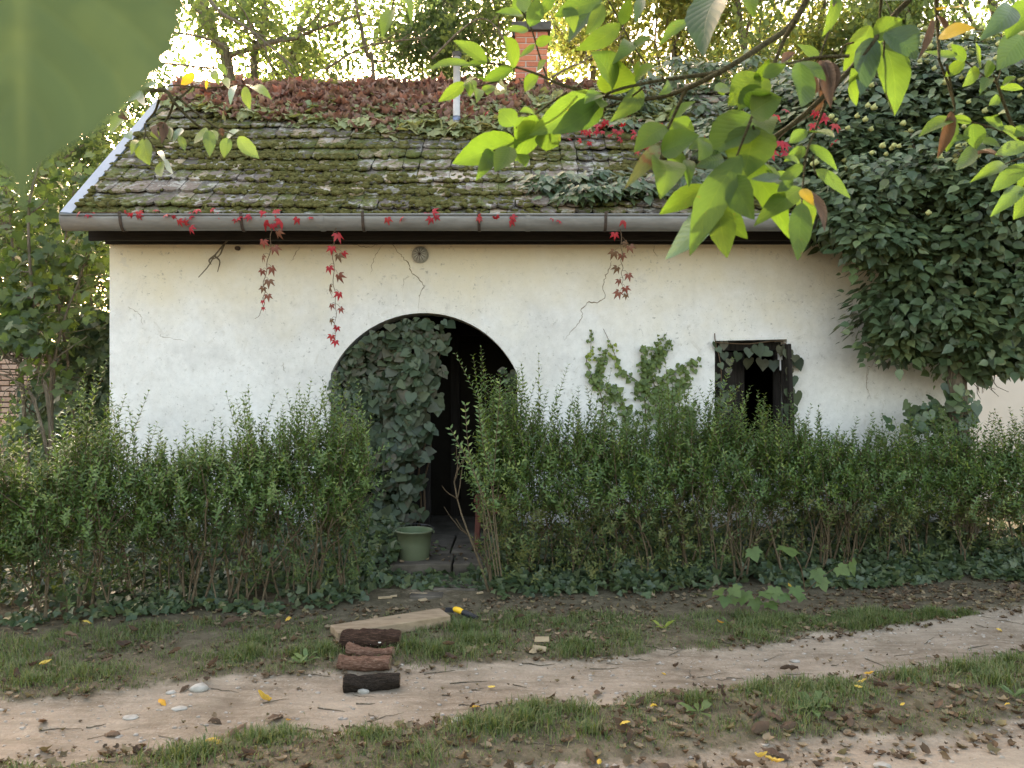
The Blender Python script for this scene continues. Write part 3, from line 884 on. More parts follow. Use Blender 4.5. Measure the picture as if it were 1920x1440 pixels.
# vent pipe
s_, d_ = roof_s(258)
pb = rp((856 - 960) / FPX * d_, s_, .02)
pt = Vector((pb.x + .005, pb.y, CZ + (720 - 108) / FPX * d_))
vp = MB().tube([pb - Vector((0, 0, .15)), pb, (pb + pt) / 2, pt], .037, 16).build('vent_pipe', MAT['pipe'], cot, smooth=True)
MB().tube([pb + Vector((0, 0, .02)), pb + Vector((0, 0, .15))], [.052, .043], 16).build('pipe_collar', MAT['pipe'], vp, smooth=True)
MB().tube([pb + Vector((0, 0, .152)), pb + Vector((0, 0, .20))], .0415, 16).build('sealing_band', MAT['blue_tape'], vp, smooth=True)
MB().tube([pt + Vector((0, 0, .002)), pt + Vector((0, 0, .045))], [.047, .05], 16).build('pipe_cap', MAT['concrete'], vp, smooth=False)
MB().box((pb.x-.16, pb.y-.16, pb.z-.085), (pb.x+.14, pb.y-.10, pb.z-.072)).build('flashing_strip', MAT['pipe'], vp)
# round lamp under the eaves, iron stub, cracks in the plaster
lp = at(788, 478, YW)
Ml = HT(lp) @ Matrix.Rotation(math.radians(90), 4, 'X')
lm = MB().lathe([(.0, .001), (.080, .001), (.080, .018), (.072, .022)], (0, 0, 0), 28).build('wall_lamp', MAT['lampglass'], None, True, M=Ml)
tag(lm, 'round dusty glass lamp fixed to the wall above the arch', 'wall lamp')
ld = MB().lathe([(.071, .019), (.066, .040), (.045, .060), (.02, .069), (.001, .071)], (0, 0, 0), 28).build('lamp_glass', MAT['lampglass'], lm, True, M=Ml)
for k in range(6):
    a = k * math.pi / 6
    MB().tube([(.07*math.cos(a), .07*math.sin(a), .026), (.047*math.cos(a), .047*math.sin(a), .063), (0, 0, .075), (-.047*math.cos(a), -.047*math.sin(a), .063), (-.07*math.cos(a), -.07*math.sin(a), .026)], .0025, 5).build('guard_wire', MAT['iron'], lm, M=Ml)
p = at(447, 465, YW)
MB().tube([p + Vector((0, .03, 0)), p + Vector((0, -.05, -.01))], [.022, .02], 10).build('pipe_stub', MAT['iron'], cot)
def crack(pts, w=.006):
    P = npat(pts, YW)
    Q = spline(P, len(pts) * 5)
    Q[1:-1, 0] += rng.normal(0, .005, len(Q) - 2); Q[1:-1, 2] += rng.normal(0, .005, len(Q) - 2)
    Q[:, 1] = YW - .0005
    r = w * .5 * np.interp(np.linspace(0, 1, len(Q)), [0, .3, .8, 1], [.7, 1, .8, .2]) * rng.uniform(.5, 1.2, len(Q))
    V, F = tube(Q, r, 4)
    V[:, 1] = YW - .0005 + (V[:, 1] - YW) * .4
    obj('crack', np_mesh('crack', V, F), MAT['crack'], cot)
crack([(735, 457), (752, 480), (765, 492), (770, 508), (785, 522), (793, 538), (786, 555), (783, 586)], .009)
crack([(718, 460), (700, 485), (695, 515)], .006)
crack([(660, 458), (690, 464), (712, 456)], .006)
crack([(1147, 490), (1142, 505), (1131, 530), (1131, 562), (1104, 568), (1091, 580), (1090, 598), (1075, 618), (1058, 638)], .010)
crack([(561, 463), (545, 492)], .006)
crack([(1680, 500), (1640, 672), (1626, 690), (1627, 750)], .005)
crack([(1630, 690), (1624, 720), (1633, 748)], .005)
crack([(1228, 460), (1226, 472), (1234, 482)], .006)
crack([(240, 575), (262, 590), (268, 610)], .005)
crack([(300, 630), (350, 640)], .004)
crack([(530, 680), (535, 700)], .006)
crack([(768, 519), (757, 525), (755, 548)], .004)
# ------------------------------------------------------------------ neighbouring walls
def brick_wall():
    d = 11.5
    x0, x1 = (-20 - 960) / FPX * d, (235 - 960) / FPX * d
    t = thing('garden_wall', (x0 + .5, d, 0), 'pale brick garden wall behind the shrubs left of the cottage', 'wall')
    MB().box((x0 - 1.2, d + .012, -.05), (x1, d + .24, 1.98)).build('wall_core', MAT['darkmortar'], t)
    me = MB().box((-.118, -.05, -.031), (.118, .05, .031), .003).mesh('brick', bevel=.004)
    me.materials.append(MAT['pinkbrick'])
    n = 0
    for c in range(24):
        z = .10 + c * .078
        for k in range(20):
            x = x0 - .2 + k * .25 + (.125 if c % 2 else 0)
            px = 960 + x / d * FPX; py = 720 - (z - CZ) / d * FPX
            if -12 < px < 132 and 640 < py < 800 and n < 300:
                obj('brick', me, None, t, HT((x, d + .03 + R2.uniform(-.006, .006), z))); n += 1
    # the rest of the courses, out of sight behind leaves
    mb = MB()
    for c in range(24):
        z = .10 + c * .078
        for k in range(20):
            x = x0 - .2 + k * .25 + (.125 if c % 2 else 0)
            px = 960 + x / d * FPX; py = 720 - (z - CZ) / d * FPX
            if not (-12 < px < 132 and 640 < py < 800) and x < x1: mb.box((x-.118, d - .018, z-.031), (x+.118, d+.08, z+.031))
    o = mb.build('brickwork', MAT['pinkbrick'], t); o['kind'] = 'stuff'
    MB().box((x0 - 1.2, d - .03, 1.985), (x1 + .02, d + .28, 2.04), .004).build('coping', MAT['pinkbrick'], t)
brick_wall()
nb = thing('plastered_wall', (6.6, 11.2, 0), 'plain beige plastered wall beyond the ivy covered trunk', 'wall')
MB().box((5.2, 11.0, -.05), (12.5, 11.3, 3.0)).build('wall_face', MAT['beige'], nb)
MB().box((5.15, 10.95, 3.003), (12.5, 11.35, 3.08)).build('coping', MAT['concrete'], nb)

# ------------------------------------------------------------------ trees
SUNV = np.array(sdir)
def sun_corridor(P):
    """true for points between the sun and the walnut boughs by the camera"""
    c = np.array([.75, 1.6, 2.15])
    v = P - c
    t = v @ SUNV
    off = np.linalg.norm(v - t[:, None] * SUNV, axis=1)
    return (t > 3) & (off < 2.1)

def tree(name, label, base, path, r0, leafmat_, n_leaf, lsize, crown, seed, group='trees behind the cottage', limbs=9, spread=1.0, clump=.32, droop=0.0):
    """path: points of the trunk; crown: (z0, z1, radius)"""
    g = np.random.default_rng(seed)
    n_leaf = int(n_leaf * 1.15); P = spline(path, 18)
    L = np.concatenate([[0], np.cumsum(np.linalg.norm(np.diff(P, axis=0), axis=1))]); L /= L[-1]
    rad = r0 * (1.05 - .8 * L)
    t = thing(name, tuple(P[0]), label, 'tree', group)
    tubes = [(P, rad)]
    tips = []
    for k in range(limbs):
        u = g.uniform(.22, .97)
        i = np.searchsorted(L, u); i = min(i, len(P) - 1)
        p = P[i]
        if p[2] < crown[0]: continue
        a = g.uniform(0, 2 * np.pi)
        d = np.array([np.cos(a), np.sin(a), g.uniform(.15, 1.1)]); d /= np.linalg.norm(d)
        ln = crown[2] * g.uniform(.55, 1.1) * (1.15 - .5 * u)
        q = [p]
        for s in range(7):
            d = unit(d + g.normal(0, .22, 3) + [0, 0, .06 - droop]); q.append(q[-1] + d * ln / 7)
        q = np.array(q); rr = rad[i] * .55 * np.linspace(1, .15, 8)
        tubes.append((q, rr))
        for m in range(8):
            j = g.integers(2, 8); d2 = unit(g.normal(0, 1, 3) + [0, 0, .25 - droop * 2] + (q[j] - q[j-1]) * 2)
            l2 = ln * g.uniform(.25, .6)
            w = [q[j]]
            for s in range(5):
                d2 = unit(d2 + g.normal(0, .3, 3) + [0, 0, -droop]); w.append(w[-1] + d2 * l2 / 5)
            w = np.array(w); tubes.append((w, np.maximum(rr[j] * .5 * np.linspace(1, .15, 6), .006)))
            tips.append(w[1:])
    o = obj('trunk', tubes_mesh('trunk', tubes, 7), MAT['bark'], t)
    T = np.concatenate(tips) if tips else P[-6:]
    c = T[g.integers(0, len(T), n_leaf)]
    k = g.normal(0, clump, (n_leaf, 3)) * g.uniform(.3, 1.2, (n_leaf, 1))
    pos = c + k
    py = 720 - (pos[:, 2] - CZ) / pos[:, 1] * FPX
    keep = ~(sun_corridor(pos) & (g.random(n_leaf) < np.where(py < -12, .95, .25))) & (pos[:, 2] > .4)
    pos = pos[keep]
    d = unit(g.normal(0, 1, pos.shape) + [0, 0, -.5]); nn = unit(g.normal(0, .8, pos.shape) + [0, -.2, .7])
    sc = lsize * g.uniform(.6, 1.25, len(pos))
    obj('crown', cloud_mesh('crown', 'tree', pos, frames(d, nn), sc, g.random(len(pos))), MAT[leafmat_], t)['kind'] = 'stuff'

def trunk_px(pts, d, foot=True):
    P = npat(pts, d)
    if foot:
        b = P[0].copy(); b[2] = 0; b[0] += (P[0, 0] - P[-1, 0]) * .6
        P = np.vstack([b, P])
    return P
tree('tall_tree', 'stout leaning tree trunk behind the left end of the ridge', None, trunk_px([(432, 160), (398, 70), (372, -20), (330, -170), (320, -330)], 13.0), .17, 'treeleaf', 5200, .12, (4.5, 12, 3.0), 1, limbs=9)
tree('forked_tree', 'pale forked tree trunk right of the stout leaning one', None, trunk_px([(476, 160), (486, 80), (497, 30), (482, -60), (470, -250)], 13.6), .13, 'treeleaf', 6500, .11, (4.5, 12, 2.8), 2, limbs=10)
tree('slender_tree', 'slanting dark trunk above the brown leaves, left of centre', None, trunk_px([(545, 160), (560, 60), (585, -10), (610, -200)], 15.0), .13, 'treeleaf', 12000, .115, (5, 12, 3.2), 3, limbs=13)
tree('slender_tree', 'slim dark tree with open branches left of the vent pipe', None, trunk_px([(702, 165), (690, 110), (672, 30), (655, -60), (640, -250)], 13.4), .065, 'treeleaf_dark', 9000, .10, (4.8, 11, 2.6), 4, limbs=14)
tree('evergreen_tree', 'dark leafed tree just left of the vent pipe', None, trunk_px([(812, 165), (822, 60), (830, -100), (830, -240)], 14.5), .10, 'treeleaf_dark', 11000, .105, (5, 12, 2.2), 5, limbs=14)
tree('tall_tree', 'thin straight trunk rising directly behind the chimney', None, trunk_px([(972, 170), (970, 60), (966, -60), (962, -260)], 13.0), .075, 'treeleaf', 7000, .105, (5, 12, 2.6), 6, limbs=11)
tree('tall_tree', 'yellow green tree between the chimney and the leafy bough', None, trunk_px([(1110, 170), (1125, 60), (1130, -60), (1150, -250)], 16.5), .12, 'treeleaf_yellow', 11000, .12, (5, 14, 3.4), 7, limbs=13)
tree('tall_tree', 'yellowing tree with bare twigs behind the ivy covered roof end', None, trunk_px([(1262, 170), (1270, 60), (1290, -60), (1290, -250)], 15.0), .11, 'treeleaf_yellow', 12500, .12, (5, 13, 3.2), 8, limbs=13)
tree('tall_tree', 'grey green tree behind the forking walnut bough', None, trunk_px([(1398, 170), (1390, 60), (1380, -60), (1400, -250)], 14.0), .12, 'treeleaf', 12500, .11, (4.6, 12, 3.0), 9, limbs=14)
tree('tall_tree', 'golden tinged tree above the ivy, right of the bough', None, trunk_px([(1540, 170), (1535, 60), (1560, -60), (1560, -250)], 14.5), .11, 'treeleaf_yellow', 14000, .11, (4.6, 12, 3.0), 10, limbs=14)
tree('tall_tree', 'dense green tree behind the top right ivy', None, trunk_px([(1700, 170), (1715, 60), (1720, -60), (1740, -250)], 13.5), .12, 'treeleaf', 14000, .11, (4.2, 12, 3.0), 11, limbs=14)
tree('tall_tree', 'dark green tree at the far right edge behind the ivy', None, trunk_px([(1880, 170), (1870, 60), (1850, -60), (1850, -250)], 13.0), .12, 'treeleaf', 14000, .105, (3.0, 12, 2.8), 12, limbs=15)
# left of the cottage
tree('tall_tree', 'green tree seen past the left verge of the roof', None, trunk_px([(150, 500), (180, 300), (210, 120), (230, -100)], 16.5), .14, 'treeleaf_dark', 15000, .12, (1.5, 12, 3.4), 13, 'trees left of the cottage', limbs=15)
tree('tall_tree', 'leafy tree at the far left behind the shrub', None, trunk_px([(20, 560), (10, 300), (0, 100), (-10, -60)], 13.0), .12, 'treeleaf', 10000, .12, (1.2, 9, 2.8), 14, 'trees left of the cottage', limbs=15)
tree('tall_tree', 'low green tree under the left end of the gutter', None, trunk_px([(175, 640), (165, 520), (150, 400), (160, 300)], 14.0), .08, 'treeleaf_dark', 9000, .11, (.8, 6, 2.0), 15, 'trees left of the cottage', limbs=14)
# long bare branches reaching over the ridge
def bare(name, label, pts, d, r, subs=6, seed=0):
    g = np.random.default_rng(seed)
    P = spline(npat(pts, np.linspace(d[0], d[1], len(pts))), 24)
    L = [(P, np.linspace(r, r * .25, 24))]
    for k in range(subs):
        j = g.integers(6, 22); dr = unit(P[min(j+1, 23)] - P[j-1] + g.normal(0, .05, 3)); ln = g.uniform(.25, .8)
        q = [P[j]]
        for s in range(5):
            dr = unit(dr + g.normal(0, .35, 3)); q.append(q[-1] + dr * ln / 5)
        L.append((np.array(q), np.linspace(r * .4, r * .12, 6)))
    t = tag(obj(name, tubes_mesh(name, L, 6), MAT['bark']), label, 'branch', 'bare branches over the ridge')
bare('bare_branch', 'long bare branch slanting down over the left end of the ridge', [(375, -30), (410, 20), (460, 50), (505, 85), (550, 125)], (11.5, 10.5), .032, 8, 1)
bare('bare_branch', 'bare branch running level above the yellow leaf', [(290, 118), (340, 122), (400, 128), (450, 125), (490, 120)], (11, 11), .018, 6, 2)
bare('bare_branch', 'bare branch forking off low behind the left ridge', [(320, 60), (380, 70), (430, 90), (470, 112)], (11.5, 11.2), .02, 6, 3)
bare('bare_branch', 'bare branch rising right from the middle of the ridge', [(610, 130), (650, 105), (690, 85), (740, 78), (800, 70)], (11.5, 11), .02, 8, 4)
bare('bare_branch', 'bare twiggy branch left of the chimney', [(810, 110), (860, 60), (900, 35), (930, 50), (950, 80)], (11, 11), .016, 8, 5)
bare('bare_branch', 'bare twiggy branch right of the chimney', [(1035, 145), (1070, 125), (1090, 118), (1120, 95), (1180, 60)], (11, 11), .016, 8, 6)
# far understorey that closes the view between the trunks
def thicket(x0, x1, y, h, n, seed, lab, mat):
    g = np.random.default_rng(seed)
    X = g.uniform(x0, x1, n); Y = y + g.normal(0, .9, n); top = h * (.55 + .6 * fbm(X * .5, np.zeros(n), seed))
    Z = g.random(n)**.8 * top
    pos = np.stack([X, Y, Z], 1)
    R = frames(g.normal(0, 1, (n, 3)) + [0, 0, -.3], g.normal(0, .8, (n, 3)) + [0, -.3, .6])
    tag(obj('thicket', cloud_mesh('thicket', 'tree', pos, R, .17 * g.uniform(.6, 1.3, n), g.random(n)), MAT[mat]), lab, 'thicket', kind='stuff')
thicket(-26, -6, 21, 2.4, 5000, 1, 'thicket of bushes far left beyond the garden', 'treeleaf')
thicket(-9, 26, 24, 6.0, 9000, 2, 'distant wood behind the cottage', 'treeleaf')

# maple-leaved shrub at the left, in front of the brick wall
def shrub():
    g = np.random.default_rng(31)
    t = thing('maple_shrub', tuple(at(140, 900, 8.6).to_2d()) + (0,), 'tall broad leaved shrub with slanting stems left of the cottage', 'shrub')
    stems = [([(100, 900), (95, 760), (98, 690), (70, 610), (58, 520), (55, 380), (90, 260)], 8.7, .034),
             ([(105, 860), (90, 745), (55, 700), (0, 650), (-60, 590)], 8.3, .030),
             ([(120, 900), (70, 770), (30, 715), (-40, 690)], 8.2, .022),
             ([(60, 860), (40, 700), (30, 560), (20, 420), (10, 300)], 9.0, .026),
             ([(150, 900), (130, 700), (110, 560), (125, 430), (150, 300)], 9.2, .022),
             ([(98, 690), (120, 600), (150, 520), (170, 440)], 8.8, .016)]
    pts = []
    for k, (p, d, r) in enumerate(stems):
        P = npat(p, d + np.linspace(0, .3, len(p)))
        if k != 5: P[0, 2] = 0
        P = spline(P, 26)
        tb = [(P, np.linspace(r, r * .35, 26))]
        for m in range(16):
            j = g.integers(5, 26); dr = unit(g.normal(0, .7, 3) + [0, -.1, .45]); ln = g.uniform(.3, .75)
            q = [P[j]]
            for s in range(5):
                dr = unit(dr + g.normal(0, .3, 3)); q.append(q[-1] + dr * ln / 5)
            q = np.array(q); tb.append((q, np.linspace(r * .3, .003, 6))); pts.append(q[1:])
        obj('stem', tubes_mesh('stem', tb, 6), MAT['bark'], t)
    P = np.concatenate(pts)
    n = 2500
    pos = P[g.integers(0, len(P), n)] + g.normal(0, .16, (n, 3))
    px = 960 + pos[:, 0] / pos[:, 1] * FPX; py = 720 - (pos[:, 2] - CZ) / pos[:, 1] * FPX
    keep = (px < 205) & ~((px > 95) & (py > 500) & (g.random(n) < .75)) & ~((px < 105) & (py > 655) & (py < 790) & (g.random(n) < .95)) & (pos[:, 2] > .1)
    pos = pos[keep]; n = len(pos)
    R = frames(g.normal(0, .7, (n, 3)) + [0, -.3, -.8], g.normal(0, .55, (n, 3)) + [0, -.7, .6])
    leafset(t, 'maple', pos, R, .115 * g.uniform(.6, 1.25, n), MAT['shrubleaf'], 250, score=-pos[:, 1] + .1 * g.random(n))
shrub()

# ------------------------------------------------------------------ ivy
def ivy_sheet(t, pos, nrm, size, mat, n_ind=0, g=None, key='ivy', down=.8, wob=.45, score=None, stuff='foliage', part='leaf'):
    n = len(pos)
    d = unit(np.array([0, 0, -1.0]) * down + g.normal(0, wob, (n, 3)) + nrm * .25)
    nn = unit(nrm + g.normal(0, .33, (n, 3)))
    return leafset(t, key, pos, frames(d, nn), size * (.45 + .8 * g.random(n)), mat, n_ind, score, part, stuff)

# ivy-smothered bank of wall between shrub and cottage
def left_ivy():
    g = np.random.default_rng(41)
    t = thing('ivy_covered_wall', tuple(at(150, 900, 9.6).to_2d()) + (0,), 'dark ivy smothering a wall just left of the cottage corner', 'ivy')
    x0, x1 = -5.9, -3.95
    MB().add([(x0, 9.75, 0), (x1, 9.75, 0), (x1, 9.75, 2.75), (x0 + .75, 9.75, 2.35), (x0, 9.75, 1.2), (x0, 10.0, 0), (x1, 10.0, 0), (x1, 10.0, 2.75), (x0 + .75, 10.0, 2.35), (x0, 10.0, 1.2)],
             [(0,1,2,3,4), (9,8,7,6,5), (0,5,6,1), (1,6,7,2), (2,7,8,3), (3,8,9,4), (4,9,5,0)]).build('old_wall', MAT['darkmortar'], t)
    n = 4200
    X = g.uniform(x0 - .1, x1 + .05, n); Z = g.uniform(0, 2.95, n)
    ok = Z < np.interp(X, [x0 - .1, x0, x0 + .75, x1], [1.15, 1.3, 2.45, 2.88]) + .1 * g.normal(0, 1, n)
    X, Z = X[ok], Z[ok]; n = len(X)
    Y = 9.70 - .22 * fbm(X * 2.2, Z * 2.2, 4) - g.uniform(0, .08, n)
    pos = np.stack([X, Y, Z], 1)
    ivy_sheet(t, pos, np.tile([.05, -1, .35], (n, 1)), .115, MAT['ivy'], 280, g, down=.9, wob=.4, score=-Y + .05 * g.random(n))
left_ivy()

# curtain of ivy over the shut half of the arched doorway
def arch_ivy():
    g = np.random.default_rng(42)
    t = thing('ivy_curtain', (-1.25, 7.6, .08), 'curtain of dull green ivy filling the left half of the arched doorway', 'ivy')
    n = 5200
    X = g.uniform(AX0 + .02, -.60, n); Z = g.uniform(.08, 2.24, n)
    rim = AZC + np.sqrt(np.maximum(AR**2 - (X - AXC)**2, 0)) - .05
    right = np.interp(Z, [.1, .5, .9, 1.25, 1.5, 1.75, 2.0, 2.15], [-.92, -.90, -.86, -.80, -.74, -.70, -.70, -.58]) + .05 * np.sin(Z * 23) + .04 * g.normal(0, 1, n)
    ok = (Z < rim) & (X < right)
    X, Z = X[ok], Z[ok]; n = len(X)
    bulge = fbm(X * 3.2, Z * 3.2, 8)
    Y = 7.86 - .30 * bulge - g.uniform(0, .14, n)
    pos = np.stack([X, Y, Z], 1)[:2000]
    n = len(pos)
    stems = []
    for k in range(9):
        x = AX0 + .1 + k * .10; q = [(x, 7.86, .08)]
        for s in range(14): q.append((q[-1][0] + g.normal(0, .035), 7.85 - g.uniform(0, .08), .08 + (s + 1) * .135))
        stems.append((np.array(q), np.linspace(.013, .005, 15)))
    obj('ivy_stem', tubes_mesh('ivy_stem', stems, 6), MAT['vine'], t)
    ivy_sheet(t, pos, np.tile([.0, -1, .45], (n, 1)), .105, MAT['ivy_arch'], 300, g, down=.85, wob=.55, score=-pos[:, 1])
    # the sprays on the right jamb
    t2 = thing('jamb_ivy', (.0, 7.7, 1.0), 'small spray of ivy on the right jamb inside the arch', 'ivy')
    m = 60
    pos = np.stack([g.uniform(-.09, .03, m), g.uniform(7.66, 7.9, m), g.uniform(.7, 1.72, m)], 1)
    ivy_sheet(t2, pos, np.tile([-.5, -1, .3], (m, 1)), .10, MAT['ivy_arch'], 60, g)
arch_ivy()

# ivy round the window
def window_ivy():
    g = np.random.default_rng(43)
    t = thing('window_ivy', (2.0, 7.6, 1.0), 'heart leaved ivy trailing round the dark window opening', 'ivy')
    L = []; S = []
    for x, y in [(1358, 660), (1368, 672), (1350, 680), (1346, 700), (1366, 690), (1352, 715), (1360, 735), (1350, 745), (1372, 722), (1352, 770), (1365, 760), (1346, 790), (1358, 640), (1340, 640), (1345, 650)]:
        L.append(at(x, y, 7.58 + g.uniform(0, .06))); S.append(.085)
    for x, y in [(1420, 645), (1405, 652), (1444, 655), (1465, 648), (1478, 655), (1490, 664), (1495, 672), (1482, 690), (1485, 705), (1480, 728), (1492, 735), (1484, 760)]:
        L.append(at(x, y, 7.52 + g.uniform(0, .05))); S.append(.125)
    for x, y in [(1405, 672), (1430, 672), (1450, 675), (1385, 660)]:
        L.append(at(x, y, 7.72)); S.append(.13)
    pos = np.array([tuple(p) for p in L]); n = len(pos)
    d = unit(np.array([0, 0, -1.0]) + g.normal(0, .25, (n, 3))); nn = unit(np.array([0, -1, .4]) + g.normal(0, .3, (n, 3)))
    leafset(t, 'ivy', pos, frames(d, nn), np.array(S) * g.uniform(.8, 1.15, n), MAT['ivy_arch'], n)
    obj('ivy_stem', tubes_mesh('ivy_stem', [(spline(npat([(1340, 625), (1342, 645), (1352, 690), (1350, 760), (1345, 840)], 7.61), 16), np.full(16, .005)),
        (spline(npat([(1342, 642), (1400, 645), (1470, 642), (1484, 690), (1488, 760)], 7.58), 16), np.full(16, .005))], 5), MAT['vine'], t)
window_ivy()

# the great flowering ivy that swallows the right end of the roof, grown round a trunk
def ivy_tree():
    g = np.random.default_rng(44)
    base = at(1795, 1000, 7.15)
    t = thing('ivy_tree', (base.x, base.y, 0), 'huge flowering ivy on a trunk, engulfing the right end of the roof', 'ivy')
    tk = spline([(base.x + .12, 7.2, 0), (base.x + .07, 7.17, .6), (base.x + .02, 7.15, 1.1), (base.x - .02, 7.12, 1.6), (base.x + .0, 7.2, 2.2), (base.x + .1, 7.4, 3.0), (base.x - .3, 7.8, 4.2)], 22)
    rad = np.linspace(.095, .06, 22)
    tb = [(tk, rad)]
    for k in range(10):
        j = g.integers(12, 22); dr = unit(g.normal(0, 1, 3) + [-.2, -.2, .2]); q = [tk[j]]
        for s in range(6):
            dr = unit(dr + g.normal(0, .3, 3)); q.append(q[-1] + dr * .16)
        tb.append((np.array(q), np.linspace(.03, .006, 7)))
    for k in range(12):   # aerial roots and dead twigs under the canopy
        p = at(g.uniform(1800, 1860), 690, 7.15); q = [tuple(p)]
        for s in range(4): q.append((q[-1][0] + g.normal(.02, .03), q[-1][1] + g.normal(0, .02), q[-1][2] - g.uniform(.03, .08)))
        tb.append((np.array(q), np.linspace(.006, .002, 5)))
    obj('trunk', tubes_mesh('trunk', tb, 9), MAT['bark'], t)
    blobs = [(1655, 235, 8.0, .85, .75, .55), (1800, 250, 7.8, .85, .85, .62), (1930, 300, 7.6, .6, .8, .7), (1560, 300, 7.75, .55, .55, .45),
             (1690, 370, 7.2, .72, .6, .40), (1855, 380, 7.0, .66, .66, .50), (1640, 440, 6.98, .38, .32, .20), (1760, 470, 6.95, .42, .35, .24), (1600, 400, 7.1, .30, .3, .2),
             (1770, 560, 7.15, .60, .42, .46), (1905, 560, 7.0, .45, .5, .58), (1690, 590, 7.2, .22, .26, .28), (1660, 625, 7.25, .12, .14, .14), (1830, 650, 7.3, .36, .3, .2),
             (1480, 240, 8.3, .5, .5, .38), (1760, 160, 8.5, .8, .6, .4)]
    C, NR = [], []
    for (x, y, d, rx, ry, rz) in blobs:
        c = np.array(at(x, y, d)); m = int(150 * (rx * rz + rx * ry + ry * rz))
        v = unit(g.normal(0, 1, (m, 3))); v = v[(v[:, 1] < .45)]
        p = c + v * [rx, ry, rz] * g.uniform(.8, 1.12, (len(v), 1)); nn = unit(v / [rx, ry, rz])
        ok = np.ones(len(p), bool)
        for (x2, y2, d2, a, b, e) in blobs:
            q = (p - np.array(at(x2, y2, d2))) / [a, b, e]
            ok &= (np.linalg.norm(q, axis=1) > .72)
        C.append(p[ok]); NR.append(nn[ok])
    C = np.concatenate(C); NR = np.concatenate(NR)
    # the part that lies on the roof
    def roofpatch(poly, n, h):
        from_px = np.array(poly, float)
        out = []
        lo, hi = from_px.min(0), from_px.max(0)
        while len(out) < n:
            x, y = g.uniform(lo, hi)
            ins = False; k = len(from_px)
            for i in range(k):
                (x1, y1), (x2, y2) = from_px[i], from_px[i - 1]
                if (y1 > y) != (y2 > y) and x < (x2 - x1) * (y - y1) / (y2 - y1) + x1: ins = not ins
            if not ins: continue
            s, d = roof_s(y)
            out.append(tuple(rp((x - 960) / FPX * d, s, .06 + h * g.random())))
        return np.array(out)
    RN = np.array([0, -.75, .65])
    A1 = roofpatch([(1150, 172), (1300, 150), (1500, 150), (1700, 170), (1700, 400), (1240, 395), (1235, 345), (1330, 300), (1210, 265), (1150, 255)], 190, .22)
    A2 = roofpatch([(995, 362), (1060, 345), (1150, 352), (1240, 350), (1260, 402), (1130, 405), (1060, 392), (1010, 380)], 26, .12)
    C = np.concatenate([C, A1, A2]); NR = np.concatenate([NR, np.tile(RN, (len(A1) + len(A2), 1))])
    k = 34
    n = len(C) * k
    ci = np.repeat(np.arange(len(C)), k)
    off = g.normal(0, 1, (n, 3)) * [.12, .085, .06]
    side = np.concatenate([np.zeros(len(C) - len(A1) - len(A2)), np.ones(len(A1) + len(A2))])[ci] > 0
    off[side] *= [.9, .5, .5]
    pos = C[ci] + off + NR[ci] * .03
    nrm = unit(NR[ci] * .5 + unit(off) * .7 + [0, -.35, .4])
    d = unit(off * [7, 7, 2] + [0, -.25, -.75] + g.normal(0, .28, (n, 3)))
    sc = .092 * (.4 + .8 * g.random(n))
    keep = ~((pos[:, 2] < 2.9) & (pos[:, 1] > 7.60) & (pos[:, 0] < XR)) & (rngkeep(pos))
    pos, nrm, d, sc = pos[keep], nrm[keep], d[keep], sc[keep]
    py = 720 - (pos[:, 2] - CZ) / pos[:, 1] * FPX
    score = sc / pos[:, 1] - .004 * pos[:, 1] + .002 * g.random(len(pos)) - np.where(pos[:, 0] > pos[:, 1] * .63, 1, 0)
    cr = np.clip(g.beta(1.6, 2.0, len(C))[ci][keep] * .75 + .25 * g.random(len(pos)), 0, .999)
    leafset(t, 'ivy_adult', pos, frames(d, nrm), sc * 1.1, MAT['ivy'], 300, score, rnd=cr)
    # inner twigs and shadowed leaves so that the mass is not hollow
    m = 5200
    bi = g.integers(0, len(blobs), m)
    B = np.array(blobs); cc = np.array([tuple(at(b[0], b[1], b[2])) for b in blobs])
    p = cc[bi] + unit(g.normal(0, 1, (m, 3))) * B[bi][:, 3:6] * g.uniform(.35, .85, (m, 1))
    ok = ~((p[:, 2] < 3.0) & (p[:, 1] > 7.58) & (p[:, 0] < XR))
    p = p[ok]
    obj('inner_foliage', cloud_mesh('inner_foliage', 'ivy', p, frames(g.normal(0, 1, p.shape), g.normal(0, 1, p.shape)), .12 * g.uniform(.7, 1.2, len(p)), g.random(len(p))), MAT['ivy'], t)['kind'] = 'stuff'
    # flower heads
    v0, f0 = ICO2
    me = np_mesh('flower_head', v0 * (1 + .16 * np.random.default_rng(3).normal(0, 1, (len(v0), 1))), f0, False); me.materials.append(MAT['umbel'])
    sel = np.argsort(g.random(len(C)))
    cnt = 0
    for i in sel:
        c = C[i]; px = 960 + c[0] / c[1] * FPX; py_ = 720 - (c[2] - CZ) / c[1] * FPX
        if px < 1420 or px > 1925 or NR[i][2] < -.25 or NR[i][1] > .35: continue
        if c[2] < 2.9 and c[1] > 7.55: continue
        dens = 2 if py_ < 430 else (1 if g.random() < .45 else 0)
        for q in range(dens):
            if cnt >= 290: break
            r = g.uniform(.018, .027)
            p = c + unit(NR[i] + [0, -.9, .45]) * g.uniform(.19, .27) + g.normal(0, .06, 3) * [1, .5, .6]
            obj('flower_head', me, None, t, HT(Vector(p)) @ Matrix.Rotation(g.uniform(0, 3), 4, 'X') @ Matrix.Scale(r, 4)); cnt += 1
    # a low spray where ivy starts up the trunk
    m = 110
    pos = np.array(at(1745, 790, 7.1)) + g.normal(0, 1, (m, 3)) * [.17, .08, .10]
    pos2 = np.array(at(1800, 740, 7.08)) + g.normal(0, 1, (60, 3)) * [.07, .05, .16]
    pos = np.concatenate([pos, pos2])
